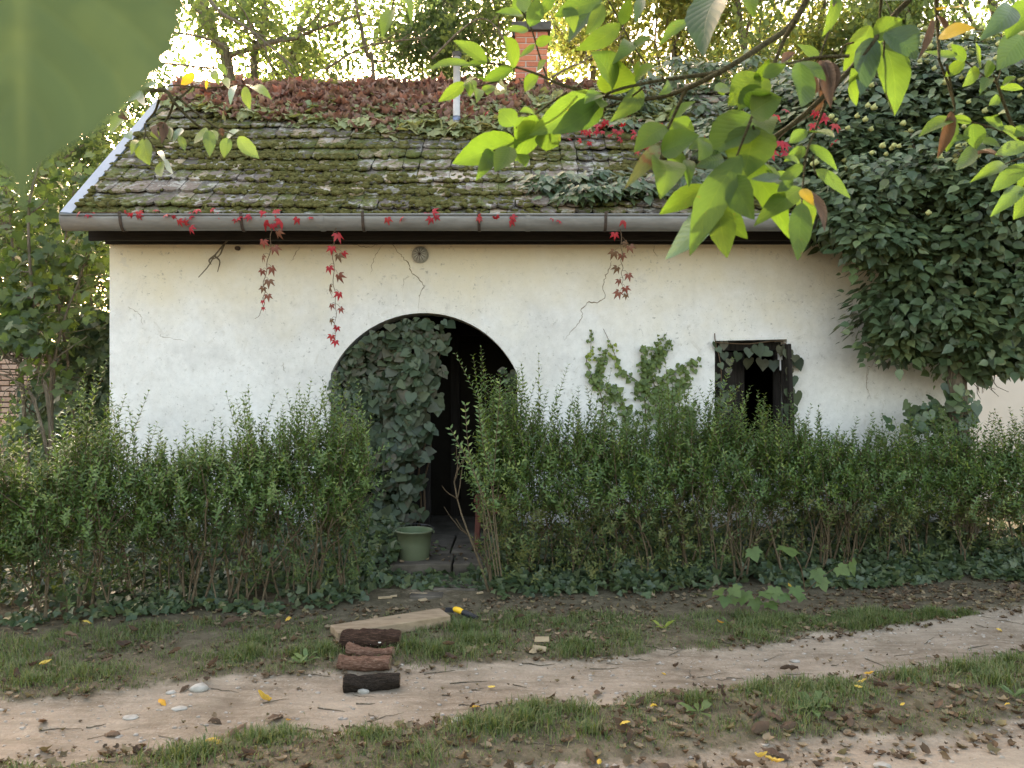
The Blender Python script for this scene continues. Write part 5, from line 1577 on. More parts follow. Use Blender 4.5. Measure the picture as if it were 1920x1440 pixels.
# yellow handled tool
def tool():
    a = floor_at(838, 1150); b = floor_at(895, 1163)
    z = gz1(b.x, b.y)
    t = thing('hand_tool', (a.x, a.y, z), 'yellow and black hand tool lying at the right end of the beam', 'hand tool')
    d = (b - a); d.z = 0; ln = d.length; d.normalize(); up = Vector((0, 0, z + .035))
    p = lambda u, dz=0: a + d * ln * u + up + Vector((0, 0, dz))
    MB().tube([p(.24, .012), p(.28, .014), p(.40, .012), p(.50, .006), p(.52, .004)], [.014, .019, .021, .019, .015], 12).build('grip', MAT['yellow'], t, True)
    MB().tube([p(.525, .004), p(.62, .002), p(.80, -.004), p(1.0, -.012)], [.017, .021, .019, .014], 12).build('handle', MAT['black'], t, True)
    pr = Vector((-d.y, d.x, 0))
    q = [p(.235, .02), p(-.02, .012), p(-.06, -.02), p(.22, -.012)]
    MB().add([v + pr * .006 for v in q] + [v - pr * .006 for v in q], [(0,1,2,3), (7,6,5,4), (0,4,5,1), (1,5,6,2), (2,6,7,3), (3,7,4,0)]).build('blade', MAT['steel'], t)
tool()
# split kindling at the verge
for k, (x, y, l, r, lab) in enumerate(((1016, 1212, .085, .1, 'split kindling stick on top of the little heap at the verge'), (1012, 1219, .08, -.15, 'split kindling stick lying under the others at the verge'), (999, 1224, .05, 1.1, 'short kindling stub standing askew beside the heap'))):
    p = floor_at(x, y); z = gz1(p.x, p.y)
    M = HT((p.x, p.y, z + .016 + (.026 if k == 0 else 0))) @ Matrix.Rotation(r, 4, 'Z') @ Matrix.Rotation(.1 * k, 4, 'Y')
    o = MB().add([(-l/2-.005, -.018, -.014), (l/2, -.02, -.014), (l/2, .02, -.012), (-l/2, .017, -.014), (-l/2, -.006, .016), (l/2, -.002, .014)], [(0,3,2,1), (0,1,5,4), (1,2,5), (2,3,4,5), (3,0,4)]).build('kindling', MAT['chip'], None, bevel=.002, M=M)
    tag(o, lab, 'kindling', 'kindling heap at the verge')
# wood chips on the doorway path
chips = [(722, 1123, .10, .1, .018, 'long pale wood splinter on the doorway path near the left hedge'), (738, 1122, .05, .2, .02, 'short pale splinter beside the long one'), (793, 1126, .06, .6, .035, 'square pale wood chip in the middle of the doorway path'), (785, 1116, .13, -.1, .02, 'grey wood offcut behind the square chip'), (780, 1103, .035, .5, .03, 'cream coloured scrap of wood below the doorstep'), (900, 1115, .05, .6, .014, 'pale splinter near the right hedge end'), (1330, 1140, .04, .5, .02, 'pale scrap of wood under the right hedge')]
for k, (x, y, l, r, w, lab) in enumerate(chips):
    p = floor_at(x, y); z = gz1(p.x, p.y)
    o = MB().box((-l/2, -w/2, 0), (l/2, w/2, .012), .003).build('wood_chip', MAT['chip'], None, bevel=.001, M=HT((p.x, p.y, z + .008)) @ Matrix.Rotation(r, 4, 'Z') @ Matrix.Rotation(.12, 4, 'X'))
    tag(o, lab, 'wood chip', 'wood chips on the doorway path')

# ------------------------------------------------------------------ stones
def stone(label, x, y, wpx, flat, seed, mat='stone', group=None):
    p = floor_at(x, y); r = wpx / 2 / FPX * p.y
    v0, f0 = ICO2
    g = np.random.default_rng(seed)
    V = v0 * (1 + .18 * g.normal(0, 1, (len(v0), 1)) * .5 + .25 * (fbm(v0[:, 0] * 1.5 + 4, v0[:, 1] * 1.5, seed)[:, None] - .5))
    V = V * np.array([r, r * .75, r * flat]) + [p.x, p.y + r * .5, gz1(p.x, p.y) + r * flat * .35]
    tag(obj('stone', np_mesh('stone', V, f0, False), MAT[mat]), label, 'stone', group)
stone('white stone leaning against the lone dark log', 680, 1289, 22, .55, 1)
stone('largest pale stone at the left edge of the track', 370, 1288, 34, .5, 2)
stone('pale flat stone left of the largest track stone', 319, 1288, 20, .35, 3)
stone('pale broken stone right of the small flat one on the track', 333, 1320, 30, .16, 4)
stone('pale flat stone in the near left rut', 240, 1335, 34, .14, 5)
stone('pale stone in the near right corner track', 1658, 1428, 34, .3, 6)
stone('small white pebble on the right part of the track', 1492, 1226, 22, .2, 7)
stone('pale pebble embedded mid track right of centre', 860, 1352, 26, .15, 8)
stone('reddish brick fragment under the right hedge', 1098, 1030, 26, .7, 9, 'pinkbrick')
def gravel():
    g = np.random.default_rng(81)
    n = 2600
    X = g.uniform(-4.5, 4.5, n * 3); Y = g.uniform(2.8, 6.0, n * 3)
    ok = track_mask(X, Y) > .5
    X, Y = X[ok][:n], Y[ok][:n]
    v0, f0 = ICO1
    r = .003 + .010 * g.random(len(X))**3.5
    q = v0[None] * (1 + .25 * g.normal(0, 1, (len(X), len(v0), 1))) * r[:, None, None] * np.array([1.2, 1, .6])
    V = q + np.stack([X, Y, gz(X, Y) + r * .1], 1)[:, None]
    F = (f0[None] + (np.arange(len(X)) * len(v0))[:, None, None]).reshape(-1, 3)
    tag(obj('gravel', np_mesh('gravel', V.reshape(-1, 3), F, False, {'rnd': np.repeat(g.random(len(X)), len(v0))}), MAT['pebble']), 'fine gravel strewn over the dirt track', 'gravel', kind='stuff')
gravel()

# ------------------------------------------------------------------ grass
def grass(label, n, seed, xr, yf0, yf1, hmin, hmax, thr, cl=3.0, px=None):
    g = np.random.default_rng(seed)
    X = g.uniform(xr[0], xr[1], n); v = g.random(n)
    Y = yf0(X) + (yf1(X) - yf0(X)) * v
    m = fbm(X * cl, Y * cl, seed) * .7 + fbm(X * 9, Y * 9, seed + 1) * .3
    edge_ = np.minimum(v, 1 - v) * 2
    ok = (m + .16 * g.normal(0, 1, n) + .12 * np.clip(edge_ * 2, 0, 1) > thr) & (track_mask(X, Y) < .62)
    X, Y, m = X[ok], Y[ok], m[ok]; n = len(X)
    h = (hmin + (hmax - hmin) * np.clip((m - thr + .15) / .35, 0, 1)) * g.uniform(.5, 1.15, n)
    a = g.uniform(0, 2 * np.pi, n); lean = g.uniform(.15, .9, n)
    d = np.stack([np.cos(a) * lean, np.sin(a) * lean, np.ones(n)], 1); d = unit(d)
    side = np.stack([-np.sin(a), np.cos(a), np.zeros(n)], 1) * (g.uniform(.0011, .0024, n))[:, None]
    b = np.stack([X, Y, gz(X, Y) - .004], 1)
    mid = b + d * (h * .55)[:, None]
    tip = b + d * (h * .9)[:, None] + np.stack([np.cos(a), np.sin(a), -np.ones(n) * .5], 1) * (h * lean * .35)[:, None]
    V = np.stack([b - side, b + side, mid - side * .8, mid + side * .8, tip], 1)
    T = np.array([(0, 1, 3), (0, 3, 2), (2, 3, 4)])
    F = (T[None] + (np.arange(n) * 5)[:, None, None]).reshape(-1, 3)
    tag(obj('grass', np_mesh('grass', V.reshape(-1, 3), F, False, {'rnd': np.repeat(g.random(n), 5)}), MAT['grass']), label, 'grass', kind='stuff')
grass('thin grass on the strip between the wheel tracks', 46000, 91, (-3.2, 4.2), lambda X: E_ST(X) - .05, lambda X: E_LO(X) + .08, .03, .11, .60)
def tufts():
    g = np.random.default_rng(97)
    T = [(490, 1385, .16, 900), (530, 1378, .12, 600), (380, 1420, .16, 700), (330, 1425, .14, 500), (880, 1378, .14, 700), (1000, 1350, .15, 900), (985, 1372, .16, 900), (930, 1385, .14, 600), (1080, 1345, .12, 500), (1310, 1325, .10, 500), (1420, 1300, .12, 500), (1560, 1300, .16, 700), (1700, 1275, .2, 900), (1800, 1260, .2, 900), (1890, 1245, .2, 1100), (1870, 1290, .18, 700), (700, 1392, .14, 400), (1110, 1385, .12, 400),
         (470, 1230, .12, 700), (480, 1205, .10, 500), (560, 1230, .12, 500), (610, 1225, .12, 700), (770, 1215, .16, 900), (820, 1225, .16, 900), (880, 1205, .16, 800), (930, 1200, .12, 500), (1180, 1195, .14, 500), (1080, 1210, .14, 600), (870, 1180, .12, 500), (60, 1280, .14, 400)]
    B, H = [], []
    for x, y, r, k in T:
        k = int(k * .6); r *= 1.25
        p = floor_at(x, y); a = g.uniform(0, 6.28, k); q = np.abs(g.normal(0, .5, k)) * r
        X = p.x + np.cos(a) * q * 1.3; Y = p.y + np.sin(a) * q
        B.append(np.stack([X, Y, gz(X, Y) - .004], 1)); H.append(g.uniform(.035, .10, k) * np.clip(1.2 - q / r * .5, .4, 1.2))
    b = np.concatenate(B); h = np.concatenate(H); n = len(b)
    a = g.uniform(0, 2 * np.pi, n); lean = g.uniform(.1, .8, n)
    d = unit(np.stack([np.cos(a) * lean, np.sin(a) * lean, np.ones(n)], 1))
    side = np.stack([-np.sin(a), np.cos(a), np.zeros(n)], 1) * (g.uniform(.0012, .0026, n))[:, None]
    mid = b + d * (h * .55)[:, None]; tip = b + d * (h * .9)[:, None] + np.stack([np.cos(a), np.sin(a), -np.ones(n) * .5], 1) * (h * lean * .45)[:, None]
    V = np.stack([b - side, b + side, mid - side * .8, mid + side * .8, tip], 1)
    T3 = np.array([(0, 1, 3), (0, 3, 2), (2, 3, 4)])
    tag(obj('grass', np_mesh('grass', V.reshape(-1, 3), (T3[None] + (np.arange(n) * 5)[:, None, None]).reshape(-1, 3), False, {'rnd': np.repeat(g.random(n), 5)}), MAT['grass']), 'taller tufts of grass dotted along both sides of the track', 'grass', kind='stuff')
tufts()
grass('rough grass on the verge between hedge and track', 70000, 92, (-4.2, 3.6), lambda X: E_UP(X) - .02, lambda X: np.interp(X, [-4, -1, .0, 2, 4], [5.0, 5.45, 5.5, 5.5, 5.6]), .03, .11, .57)
# low broad weeds
def weed(label, x, y, n, size, seed, mat='vineleaf', up=.35):
    g = np.random.default_rng(seed)
    p = floor_at(x, y); z = gz1(p.x, p.y)
    t = thing('weed', (p.x, p.y, z), label, 'weed')
    a = g.uniform(0, 2 * np.pi, n)
    d = np.stack([np.cos(a), np.sin(a), g.uniform(.1, up + .3, n)], 1)
    pos = np.tile([p.x, p.y, z + .006], (n, 1)) + g.normal(0, .008, (n, 3)) * [1, 1, .2]
    for i in range(n):
        prof = [(0, 0, 0), (.05, .25, 0), (.13, .55, 0), (.11, .8, 0), (0, 1, -.12), (-.11, .8, 0), (-.13, .55, 0), (-.05, .25, 0)]
        R = frames(d[i:i+1], np.array([[0, -.2, 1.0]]))[0] * size * g.uniform(.6, 1.1)
        V = np.array(prof) @ R.T + pos[i]
        MB().add([tuple(v) for v in V], [tuple(range(8))]).build('leaf', MAT[mat], t)
weed('rosette weed with upright leaves on the left verge', 570, 1243, 9, .11, 1, 'creep_wall', .9)
weed('dandelion rosette on the strip between the wheel tracks', 1525, 1338, 14, .13, 2, 'vineleaf', .2)
weed('pale toothed weed on the strip left of the dandelion', 1310, 1345, 8, .10, 3, 'vineleaf', .2)
weed('yellowish seedling in the verge grass below the right hedge', 1245, 1178, 6, .085, 4, 'creep_lime', .8)
weed('small leafy weed at the right edge of the strip', 1905, 1310, 8, .10, 5, 'vineleaf', .5)
weed('small weed beside the verge, right of the seedling', 1365, 1172, 7, .07, 6, 'vineleaf', .4)

# young vine with big pale leaves under the right hedge
def vine():
    g = np.random.default_rng(95)
    t = thing('young_vine', tuple(floor_at(1420, 1135)), 'young vine with big pale green leaves at the foot of the right hedge', 'vine')
    P = [(1312, 1115, 26), (1345, 1105, 26), (1372, 1100, 26), (1398, 1108, 32), (1380, 1120, 26), (1415, 1122, 28), (1432, 1108, 26), (1452, 1100, 28), (1470, 1110, 28), (1490, 1100, 26), (1500, 1112, 22), (1440, 1128, 28), (1360, 1118, 24)]
    pos = npat([(x, y) for x, y, s in P], 5.5); n = len(P)
    d = unit(np.array([0, -.5, -.6]) + g.normal(0, .35, (n, 3))); nn = unit(np.array([0, -.7, .8]) + g.normal(0, .25, (n, 3)))
    leafset(t, 'maple', pos, frames(d, nn), np.array([s for *_, s in P]) * 5.5 / FPX, MAT['vineleaf'], n)
    obj('stem', tubes_mesh('stem', [(spline(npat([(1310, 1135), (1350, 1118), (1420, 1115), (1500, 1120)], 5.55), 16), np.full(16, .004))], 5), MAT['vine'], t)
    t = thing('maple_seedling', tuple(floor_at(1510, 1110)), 'maple seedling with broad leaves poking out of the right hedge', 'seedling')
    P = [(1475, 1025, 40), (1530, 1068, 28), (1570, 1062, 28), (1597, 1052, 34), (1410, 1028, 28), (1540, 1085, 26)]
    pos = npat([(x, y) for x, y, s in P], 5.62); n = len(P)
    d = unit(np.array([0, -.3, -.8]) + g.normal(0, .3, (n, 3))); nn = unit(np.array([0, -.9, .5]) + g.normal(0, .25, (n, 3)))
    leafset(t, 'maple', pos, frames(d, nn), np.array([s for *_, s in P]) * 5.62 / FPX, MAT['vineleaf'], n)
    obj('stem', tubes_mesh('stem', [(spline(npat([(1510, 1110), (1500, 1060), (1475, 1020)], 5.7), 10), np.full(10, .004)), (spline(npat([(1510, 1110), (1550, 1075), (1597, 1050)], 5.7), 10), np.full(10, .003))], 5), MAT['vine'], t)
vine()

# ------------------------------------------------------------------ leaf litter
def litter():
    g = np.random.default_rng(101)
    def sheet(label, n, xr, y0, y1, size, seed, mat='litter', keep=None):
        g = np.random.default_rng(seed)
        X = g.uniform(*xr, n); Y = y0(X) + (y1(X) - y0(X)) * g.random(n)
        if keep is not None:
            k = keep(X, Y, g); X, Y = X[k], Y[k]
        n = len(X); s = size * (.25 + 1.0 * g.random(n)**2.2)
        pos = np.stack([X, Y, gz(X, Y) + .004 + .012 * g.random(n)], 1)
        nn = unit(np.array([0, 0, 1.0]) + g.normal(0, .38, (n, 3))); d = g.normal(0, 1, (n, 3)) * [1, 1, .15]
        tag(obj('leaf_litter', cloud_mesh('leaf_litter', 'dry', pos, frames(d, nn), s, g.random(n)), MAT[mat]), label, 'leaf litter', kind='stuff')
    sheet('small dead leaves and bark crumbs on the verge by the hedges', 10000, (-4.2, 4.6), lambda X: E_UP(X) - .05, lambda X: np.interp(X, [-4, 4.5], [5.3, 6.6]), .040, 102, keep=lambda X, Y, g: fbm(X * 2.6, Y * 2.6, 6) + .12 * g.normal(0, 1, len(X)) > .50)
    sheet('small dead leaves caught in the strip between the tracks', 3000, (-3.2, 4.2), lambda X: E_ST(X) - .25, lambda X: E_LO(X) + .12, .05, 103)
    sheet('crumbs of dead leaf scattered on the dirt track', 350, (-3.4, 4.4), lambda X: E_LO(X), lambda X: E_UP(X), .026, 104)
    sheet('small dead leaves in the near corner wheel track', 420, (-1.0, 3.4), lambda X: E_ST(X) - .9, lambda X: E_ST(X), .03, 105)
    q = np.random.default_rng(106); n = 90
    pos = np.stack([q.uniform(-1.5, 0, n), q.uniform(6.6, 7.5, n), np.full(n, STEP + .012)], 1)
    tag(obj('leaf_litter', cloud_mesh('leaf_litter', 'dry', pos, frames(q.normal(0, 1, (n, 3)) * [1, 1, .1], unit(np.array([0, 0, 1.0]) + q.normal(0, .3, (n, 3)))), .045 * q.uniform(.4, 1.2, n), q.random(n)), MAT['litter']), 'dead leaves blown onto the doorstep', 'leaf litter', kind='stuff')
    # twigs on the track
    L = []
    for k in range(150):
        x = g.uniform(-3.2, 3.6); y = g.uniform(float(E_ST(x)) - .3, float(E_UP(x)) + .1); a = g.normal(.15, .5); ln = g.uniform(.04, .20)
        q = [(x + math.cos(a) * ln * u + g.normal(0, .004), y + math.sin(a) * ln * u + g.normal(0, .006), 0) for u in np.linspace(-.5, .5, 5)]
        q = np.array(q); q[:, 2] = gz(q[:, 0], q[:, 1]) + .004
        L.append((q, np.linspace(.0035, .0012, 5) * g.uniform(.5, 1.2)))
    tag(obj('twig_litter', tubes_mesh('twig_litter', L, 4), MAT['bark']), 'fine dark twigs scattered over the track', 'twigs', kind='stuff')
litter()
def curled(seed, L, w, curl, fold):
    g = np.random.default_rng(seed); nt, ns = 9, 5
    V, UV = [], []
    for i in range(nt):
        t = i / (nt - 1); hw = w / 2 * max(math.sin(math.pi * min(t * .96 + .02, 1))**.75, .03)
        for j in range(ns):
            s = -1 + 2 * j / (ns - 1)
            V.append((s * hw * math.cos(fold * abs(s)), t * L, hw * abs(s) * math.sin(fold * abs(s)) + curl * L * (t - .5)**2 + g.normal(0, .0035)))
            UV.append((s, t, 0))
    j, i = np.meshgrid(np.arange(nt - 1), np.arange(ns - 1), indexing='ij')
    F = np.stack([j*ns+i, j*ns+i+1, (j+1)*ns+i+1, (j+1)*ns+i], -1).reshape(-1, 4)
    V = np.array(V); V[:, 1] -= L / 2; V[:, 2] -= V[:, 2].min()
    return np_mesh('fallen_leaf', V, F, True, {'leafuv': np.array(UV)})
FL = {}
for m in ('walnut_brown', 'litter_yellow'):
    FL[m] = []
    for k in range(5):
        me = curled(k + 10, .095, .048, .3 + .4 * (k % 3), .5 + .25 * (k % 4)); me.materials.append(MAT[m]); FL[m].append(me)
def fallen():
    g = np.random.default_rng(111)
    zones = [('brown curled leaf lying on the bare wheel track', 'walnut_brown', 'brown leaves on the wheel track',
              [(820, 1339, 22), (1030, 1342, 0), (405, 1340, 26), (515, 1338, 40), (440, 1362, 40), (885, 1320, 18), (345, 1285, 24), (160, 1300, 20), (1120, 1290, 0), (1540, 1190, 18), (1480, 1245, 30), (1265, 1240, 20), (900, 1325, 14), (80, 1345, 30), (210, 1362, 30)]),
             ('brown curled leaf on the strip between the tracks', 'walnut_brown', 'brown leaves on the strip',
              [(1270, 1310, 40), (1262, 1325, 40), (1290, 1318, 26), (1330, 1312, 26), (1355, 1316, 24), (1420, 1355, 36), (1455, 1358, 36), (1480, 1368, 34), (1552, 1352, 30), (1168, 1380, 44), (1180, 1398, 30), (1130, 1385, 30), (1675, 1278, 34), (1690, 1310, 30), (1105, 1420, 40), (1200, 1322, 26), (1640, 1350, 40), (1680, 1365, 40), (1430, 1375, 44), (1455, 1405, 50), (1390, 1430, 40), (1855, 1350, 30), (1650, 1300, 24), (1450, 1290, 20), (760, 1365, 34), (805, 1370, 34), (770, 1362, 20), (1140, 1440, 50), (1250, 1435, 40), (1590, 1360, 34), (1760, 1330, 24), (470, 1432, 34)]),
             ('brown dead leaf lying in the grass of the verge', 'walnut_brown', 'brown leaves on the verge',
              [(975, 1165, 20), (130, 1205, 24), (92, 1238, 30), (60, 1255, 22), (400, 1258, 26), (430, 1175, 34), (120, 1212, 24), (330, 1232, 24), (200, 1245, 20), (1130, 1208, 18), (840, 1222, 26), (845, 1240, 24), (1060, 1195, 14), (1650, 1130, 16), (1700, 1150, 20), (400, 1272, 24), (30, 1275, 26), (250, 1190, 24), (1900, 1110, 24), (1780, 1135, 18), (1410, 1140, 20), (235, 1215, 30), (520, 1190, 24)]),
             ('yellow fallen leaf lying on the bare wheel track', 'litter_yellow', 'yellow leaves on the wheel track',
              [(305, 1307, 26), (497, 1303, 32), (922, 1279, 14), (890, 1321, 18), (1245, 1256, 10), (1875, 1178, 14), (405, 1397, 34), (540, 1344, 12)]),
             ('yellow fallen leaf lying in the grass', 'litter_yellow', 'yellow leaves in the grass',
              [(85, 1250, 22), (1630, 1280, 16), (1618, 1298, 18), (1225, 1338, 16), (1610, 1310, 14), (1692, 1337, 10), (1452, 1430, 30), (1125, 1434, 22), (1425, 1420, 26), (1888, 1330, 10), (1350, 1178, 12), (165, 1178, 16), (70, 1100, 20), (540, 1170, 20), (1170, 1380, 20), (1480, 1108, 14)])]
    ORD = ['first', 'second', 'third', 'fourth', 'fifth', 'sixth', 'seventh', 'eighth', 'ninth', 'tenth', 'eleventh', 'twelfth', 'thirteenth', 'fourteenth', 'fifteenth', 'sixteenth', 'seventeenth', 'eighteenth', 'nineteenth', 'twentieth']
    ORD += ['twenty-' + o for o in ORD[:9]] + ['thirtieth', 'thirty-first', 'thirty-second', 'thirty-third', 'thirty-fourth']
    for lab, mat, grp, pts in zones:
        order = {(q[0], q[1]): k for k, q in enumerate(sorted(pts, key=lambda q: q[0]))}
        for (x, y, s) in pts:
            if not s: s = 26
            p = floor_at(x, y); sc = s / FPX * p.y / .085
            me = FL[mat][g.integers(0, 5)]
            flip = math.pi if g.random() < .4 else 0
            M = HT((p.x, p.y, gz1(p.x, p.y) + .010 + (.02 * sc if flip else 0) + (.025 if 'grass' in lab else 0))) @ Matrix.Rotation(g.uniform(0, 6.28), 4, 'Z') @ Matrix.Rotation(g.normal(0, .25) + flip, 4, 'Y') @ Matrix.Rotation(g.normal(0, .25), 4, 'X') @ Matrix.Scale(sc, 4)
            tag(obj('fallen_leaf', me, None, None, M), lab + ', ' + ORD[order[(x, y)]] + ' from the left', 'leaf', grp)
fallen()

# ------------------------------------------------------------------ boughs by the camera
def leaflet(parent, b, tp, w, mat, seed, roll=None, cup=None, name='leaflet', acum=.0, table=None):
    """b, tp: base and tip points; w: real width"""
    g = np.random.default_rng(seed)
    b = np.array(b, float); tp = np.array(tp, float); ax = tp - b; L = np.linalg.norm(ax); y = ax / L
    n0 = np.array([g.normal(0, .25), -1, g.normal(.25, .25)])
    x = unit(np.cross(y, n0)); z = np.cross(x, y)
    nt, ns = (15, 7) if table is None else (60, 9)
    fold = g.uniform(.08, .42) if cup is None else cup
    arch = g.uniform(-.07, .12); side = g.normal(0, .045); tw = g.normal(0, .25); wav = g.uniform(.0, .035); ph = g.uniform(0, 6)
    if table: arch = side = tw = 0.0
    V, UV = [], []
    for i in range(nt):
        t = i / (nt - 1)
        prof = (math.sin(math.pi * min(t, 1)**.86)**.72) * (1 - .10 * t) * (1 - acum * max(t - .6, 0) / .4 * .5)
        hw = w / 2 * max(prof, .015)
        if table: hw = float(np.mean([np.interp(t + q, table[0], table[1]) for q in (-.02, -.01, 0, .01, .02)]))
        c = b + y * (t * L) + z * (arch * L * math.sin(math.pi * t)) + x * (side * L * math.sin(math.pi * t))
        ca, sa = math.cos(tw * t), math.sin(tw * t); xx = x * ca + z * sa; zz = z * ca - x * sa
        for j in range(ns):
            s = -1 + 2 * j / (ns - 1)
            jag = 1 + (.03 * math.sin(i * 2.7 + ph + j) if abs(s) == 1 else 0)
            V.append(c + xx * (s * hw * jag) + zz * (hw * fold * abs(s)**1.5 + wav * hw * 2 * math.sin(9 * t + ph + (2 if s > 0 else 0)) * abs(s)))
            UV.append((s, t, 0))
    j, i = np.meshgrid(np.arange(nt - 1), np.arange(ns - 1), indexing='ij')
    F = np.stack([j*ns+i, j*ns+i+1, (j+1)*ns+i+1, (j+1)*ns+i], -1).reshape(-1, 4)
    return obj(name, np_mesh(name, np.array(V), F, True, {'leafuv': np.array(UV)}), MAT[mat], parent)

W = 'walnut'; DK = 'walnut_dark'; YE = 'walnut_yellow'; BR = 'walnut_brown'; HB = 'walnut_half'
# bx, by, tx, ty, width (photo pixels), material, distance
boughA = [(913,117,850,76,30,W),(880,119,798,134,30,W),(912,119,866,127,11,W),(966,126,944,68,40,W),(961,127,905,152,25,W),(872,155,822,191,24,W),(912,152,868,162,13,W),(886,164,893,194,25,W),(922,160,914,179,22,W),(936,152,950,173,26,W),
 (978,27,929,24,24,W),(990,55,944,57,26,W),(994,50,1008,-6,30,W),(982,24,984,-20,26,W),(1005,83,1037,70,18,W),(1002,82,974,108,14,W),(1007,135,1025,112,20,W),(1010,140,984,172,24,W),
 (1148,170,1108,98,78,W),(965,236,936,205,36,W),(1003,215,974,210,26,W),(968,262,848,307,52,W),(1004,215,966,302,44,W),(1130,180,992,254,54,W),(1128,187,1036,252,48,W),(1030,248,1024,283,42,W),(923,283,892,339,28,W),(955,275,928,323,38,W),(975,288,986,313,26,W),(1000,225,965,262,40,W),
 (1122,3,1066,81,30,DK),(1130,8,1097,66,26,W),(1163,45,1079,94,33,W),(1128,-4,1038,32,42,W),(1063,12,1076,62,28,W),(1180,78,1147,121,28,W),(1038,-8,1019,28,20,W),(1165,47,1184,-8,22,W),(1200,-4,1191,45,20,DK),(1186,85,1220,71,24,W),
 (1200,163,1144,229,33,W),(1190,150,1228,124,26,W),(1252,150,1234,179,16,W),(1303,40,1236,86,22,W),(1130,178,1095,195,26,W)]
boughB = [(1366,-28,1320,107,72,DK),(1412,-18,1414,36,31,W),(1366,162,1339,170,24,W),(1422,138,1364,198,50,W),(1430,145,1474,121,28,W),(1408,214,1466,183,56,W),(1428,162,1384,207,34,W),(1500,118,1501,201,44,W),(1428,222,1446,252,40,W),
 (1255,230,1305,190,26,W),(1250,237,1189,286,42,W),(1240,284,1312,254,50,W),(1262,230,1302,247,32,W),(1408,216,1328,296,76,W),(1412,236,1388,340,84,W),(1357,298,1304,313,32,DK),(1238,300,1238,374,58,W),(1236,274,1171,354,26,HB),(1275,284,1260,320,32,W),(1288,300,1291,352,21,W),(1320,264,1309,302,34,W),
 (1390,290,1293,480,56,W),(1326,350,1236,402,37,W),(1338,382,1247,487,46,'pear_pale'),(1345,378,1363,484,47,W),(1372,332,1415,412,50,W),(1503,352,1413,425,41,W),(1504,380,1495,489,38,W),(1466,334,1408,336,20,DK),(1506,310,1460,337,22,W),(1440,308,1456,345,28,W),(1509,276,1470,303,22,W),(1513,244,1479,268,22,W),(1518,248,1564,258,24,W),(1515,273,1570,321,28,W),(1529,318,1595,373,33,W),(1505,354,1526,386,20,YE),(1509,355,1546,434,17,BR),(1482,328,1457,360,22,W)]
boughC = [(1568,-12,1541,70,22,W),(1632,48,1581,134,42,W),(1640,74,1692,36,42,W),(1642,72,1613,180,48,DK),(1655,78,1677,217,54,W),(1658,62,1718,112,58,DK),(1596,128,1606,198,28,W),(1536,106,1494,82,28,W),(1655,-8,1750,-6,50,DK),(1758,19,1806,13,28,YE),(1760,69,1828,53,33,YE),(1749,34,1721,112,16,BR),(1757,30,1777,62,16,BR),
 (1534,112,1512,188,34,BR),(1541,114,1558,204,28,BR),(1530,118,1542,192,36,BR),(1548,116,1562,178,22,BR),(1492,100,1465,119,16,BR),(1538,186,1528,210,18,BR),(1570,0,1562,14,10,BR)]
boughD = [(1795,100,1732,97,20,W),(1811,113,1783,83,24,W),(1808,113,1772,144,22,W),(1837,128,1829,80,24,W),(1836,130,1804,163,24,W),(1856,148,1837,177,20,W),(1848,146,1860,116,18,W),(1918,68,1868,132,50,DK),(1897,12,1836,77,40,DK),(1935,0,1888,74,50,W),(1864,-18,1900,10,26,DK),(1874,165,1919,167,13,W),(1871,178,1854,198,16,W),(1880,160,1905,145,14,W),
 (1785,222,1722,258,32,W),(1822,229,1782,219,15,W),(1783,208,1757,297,22,BR),(1825,232,1830,280,36,W),(1818,258,1782,271,14,W),(1840,257,1875,276,20,W),(1823,272,1792,320,26,W),(1882,242,1844,220,22,W),(1928,268,1866,290,27,W),(1884,308,1818,343,25,W),(1928,310,1858,360,30,W),(1918,351,1856,407,26,W),(1928,358,1900,412,36,W),(1830,292,1882,296,11,BR),(1912,262,1870,238,20,W),(1900,255,1935,235,24,W),(1860,228,1885,212,20,W)]
def bough(label, root_px, rows, stems, d0, seed, dspread=.09, stemmat='twig', name='walnut_bough', extra=0.0):
    g = np.random.default_rng(seed)
    t = thing(name, tuple(at(*root_px, d0)), label, 'bough', 'boughs hanging near the camera')
    for i, (bx, by, tx, ty, w, m) in enumerate(rows):
        dd = d0 + g.normal(0, dspread * .5)
        b = at(bx, by, dd + .01); e = at(tx, ty, dd + g.normal(-.02, .045))
        leaflet(t, b, e, w / FPX * dd * 1.16, m, seed * 1000 + i, cup=(g.uniform(.7, 1.3) if m == BR else None), acum=.5)
        if extra and m == W and w > 20 and g.random() < extra:    # a neighbouring leaflet of the same compound leaf
            a = g.choice([-1, 1]) * g.uniform(.5, 1.1); vx, vy = tx - bx, ty - by; k = g.uniform(.6, .95)
            q = at(bx + g.normal(0, 6), by + g.normal(0, 6), dd + .06)
            leaflet(t, q, at(bx + k * (vx * math.cos(a) - vy * math.sin(a)), by + k * (vx * math.sin(a) + vy * math.cos(a)), dd + .05 + g.normal(0, .04)), w / FPX * dd, m, seed * 1000 + 500 + i, acum=.5)
    for pts, r in stems:
        k = len(pts); P = spline(npat(pts, d0 + .02 + .03 * np.sin(np.arange(k))), max(10, k * 5))
        rr = np.linspace(r[0], r[1], len(P)) / FPX * d0 / 2
        o = obj('twig' if r[0] < 8 else 'branch', tubes_mesh('twig', [(P, rr)], 8), MAT[stemmat], t)
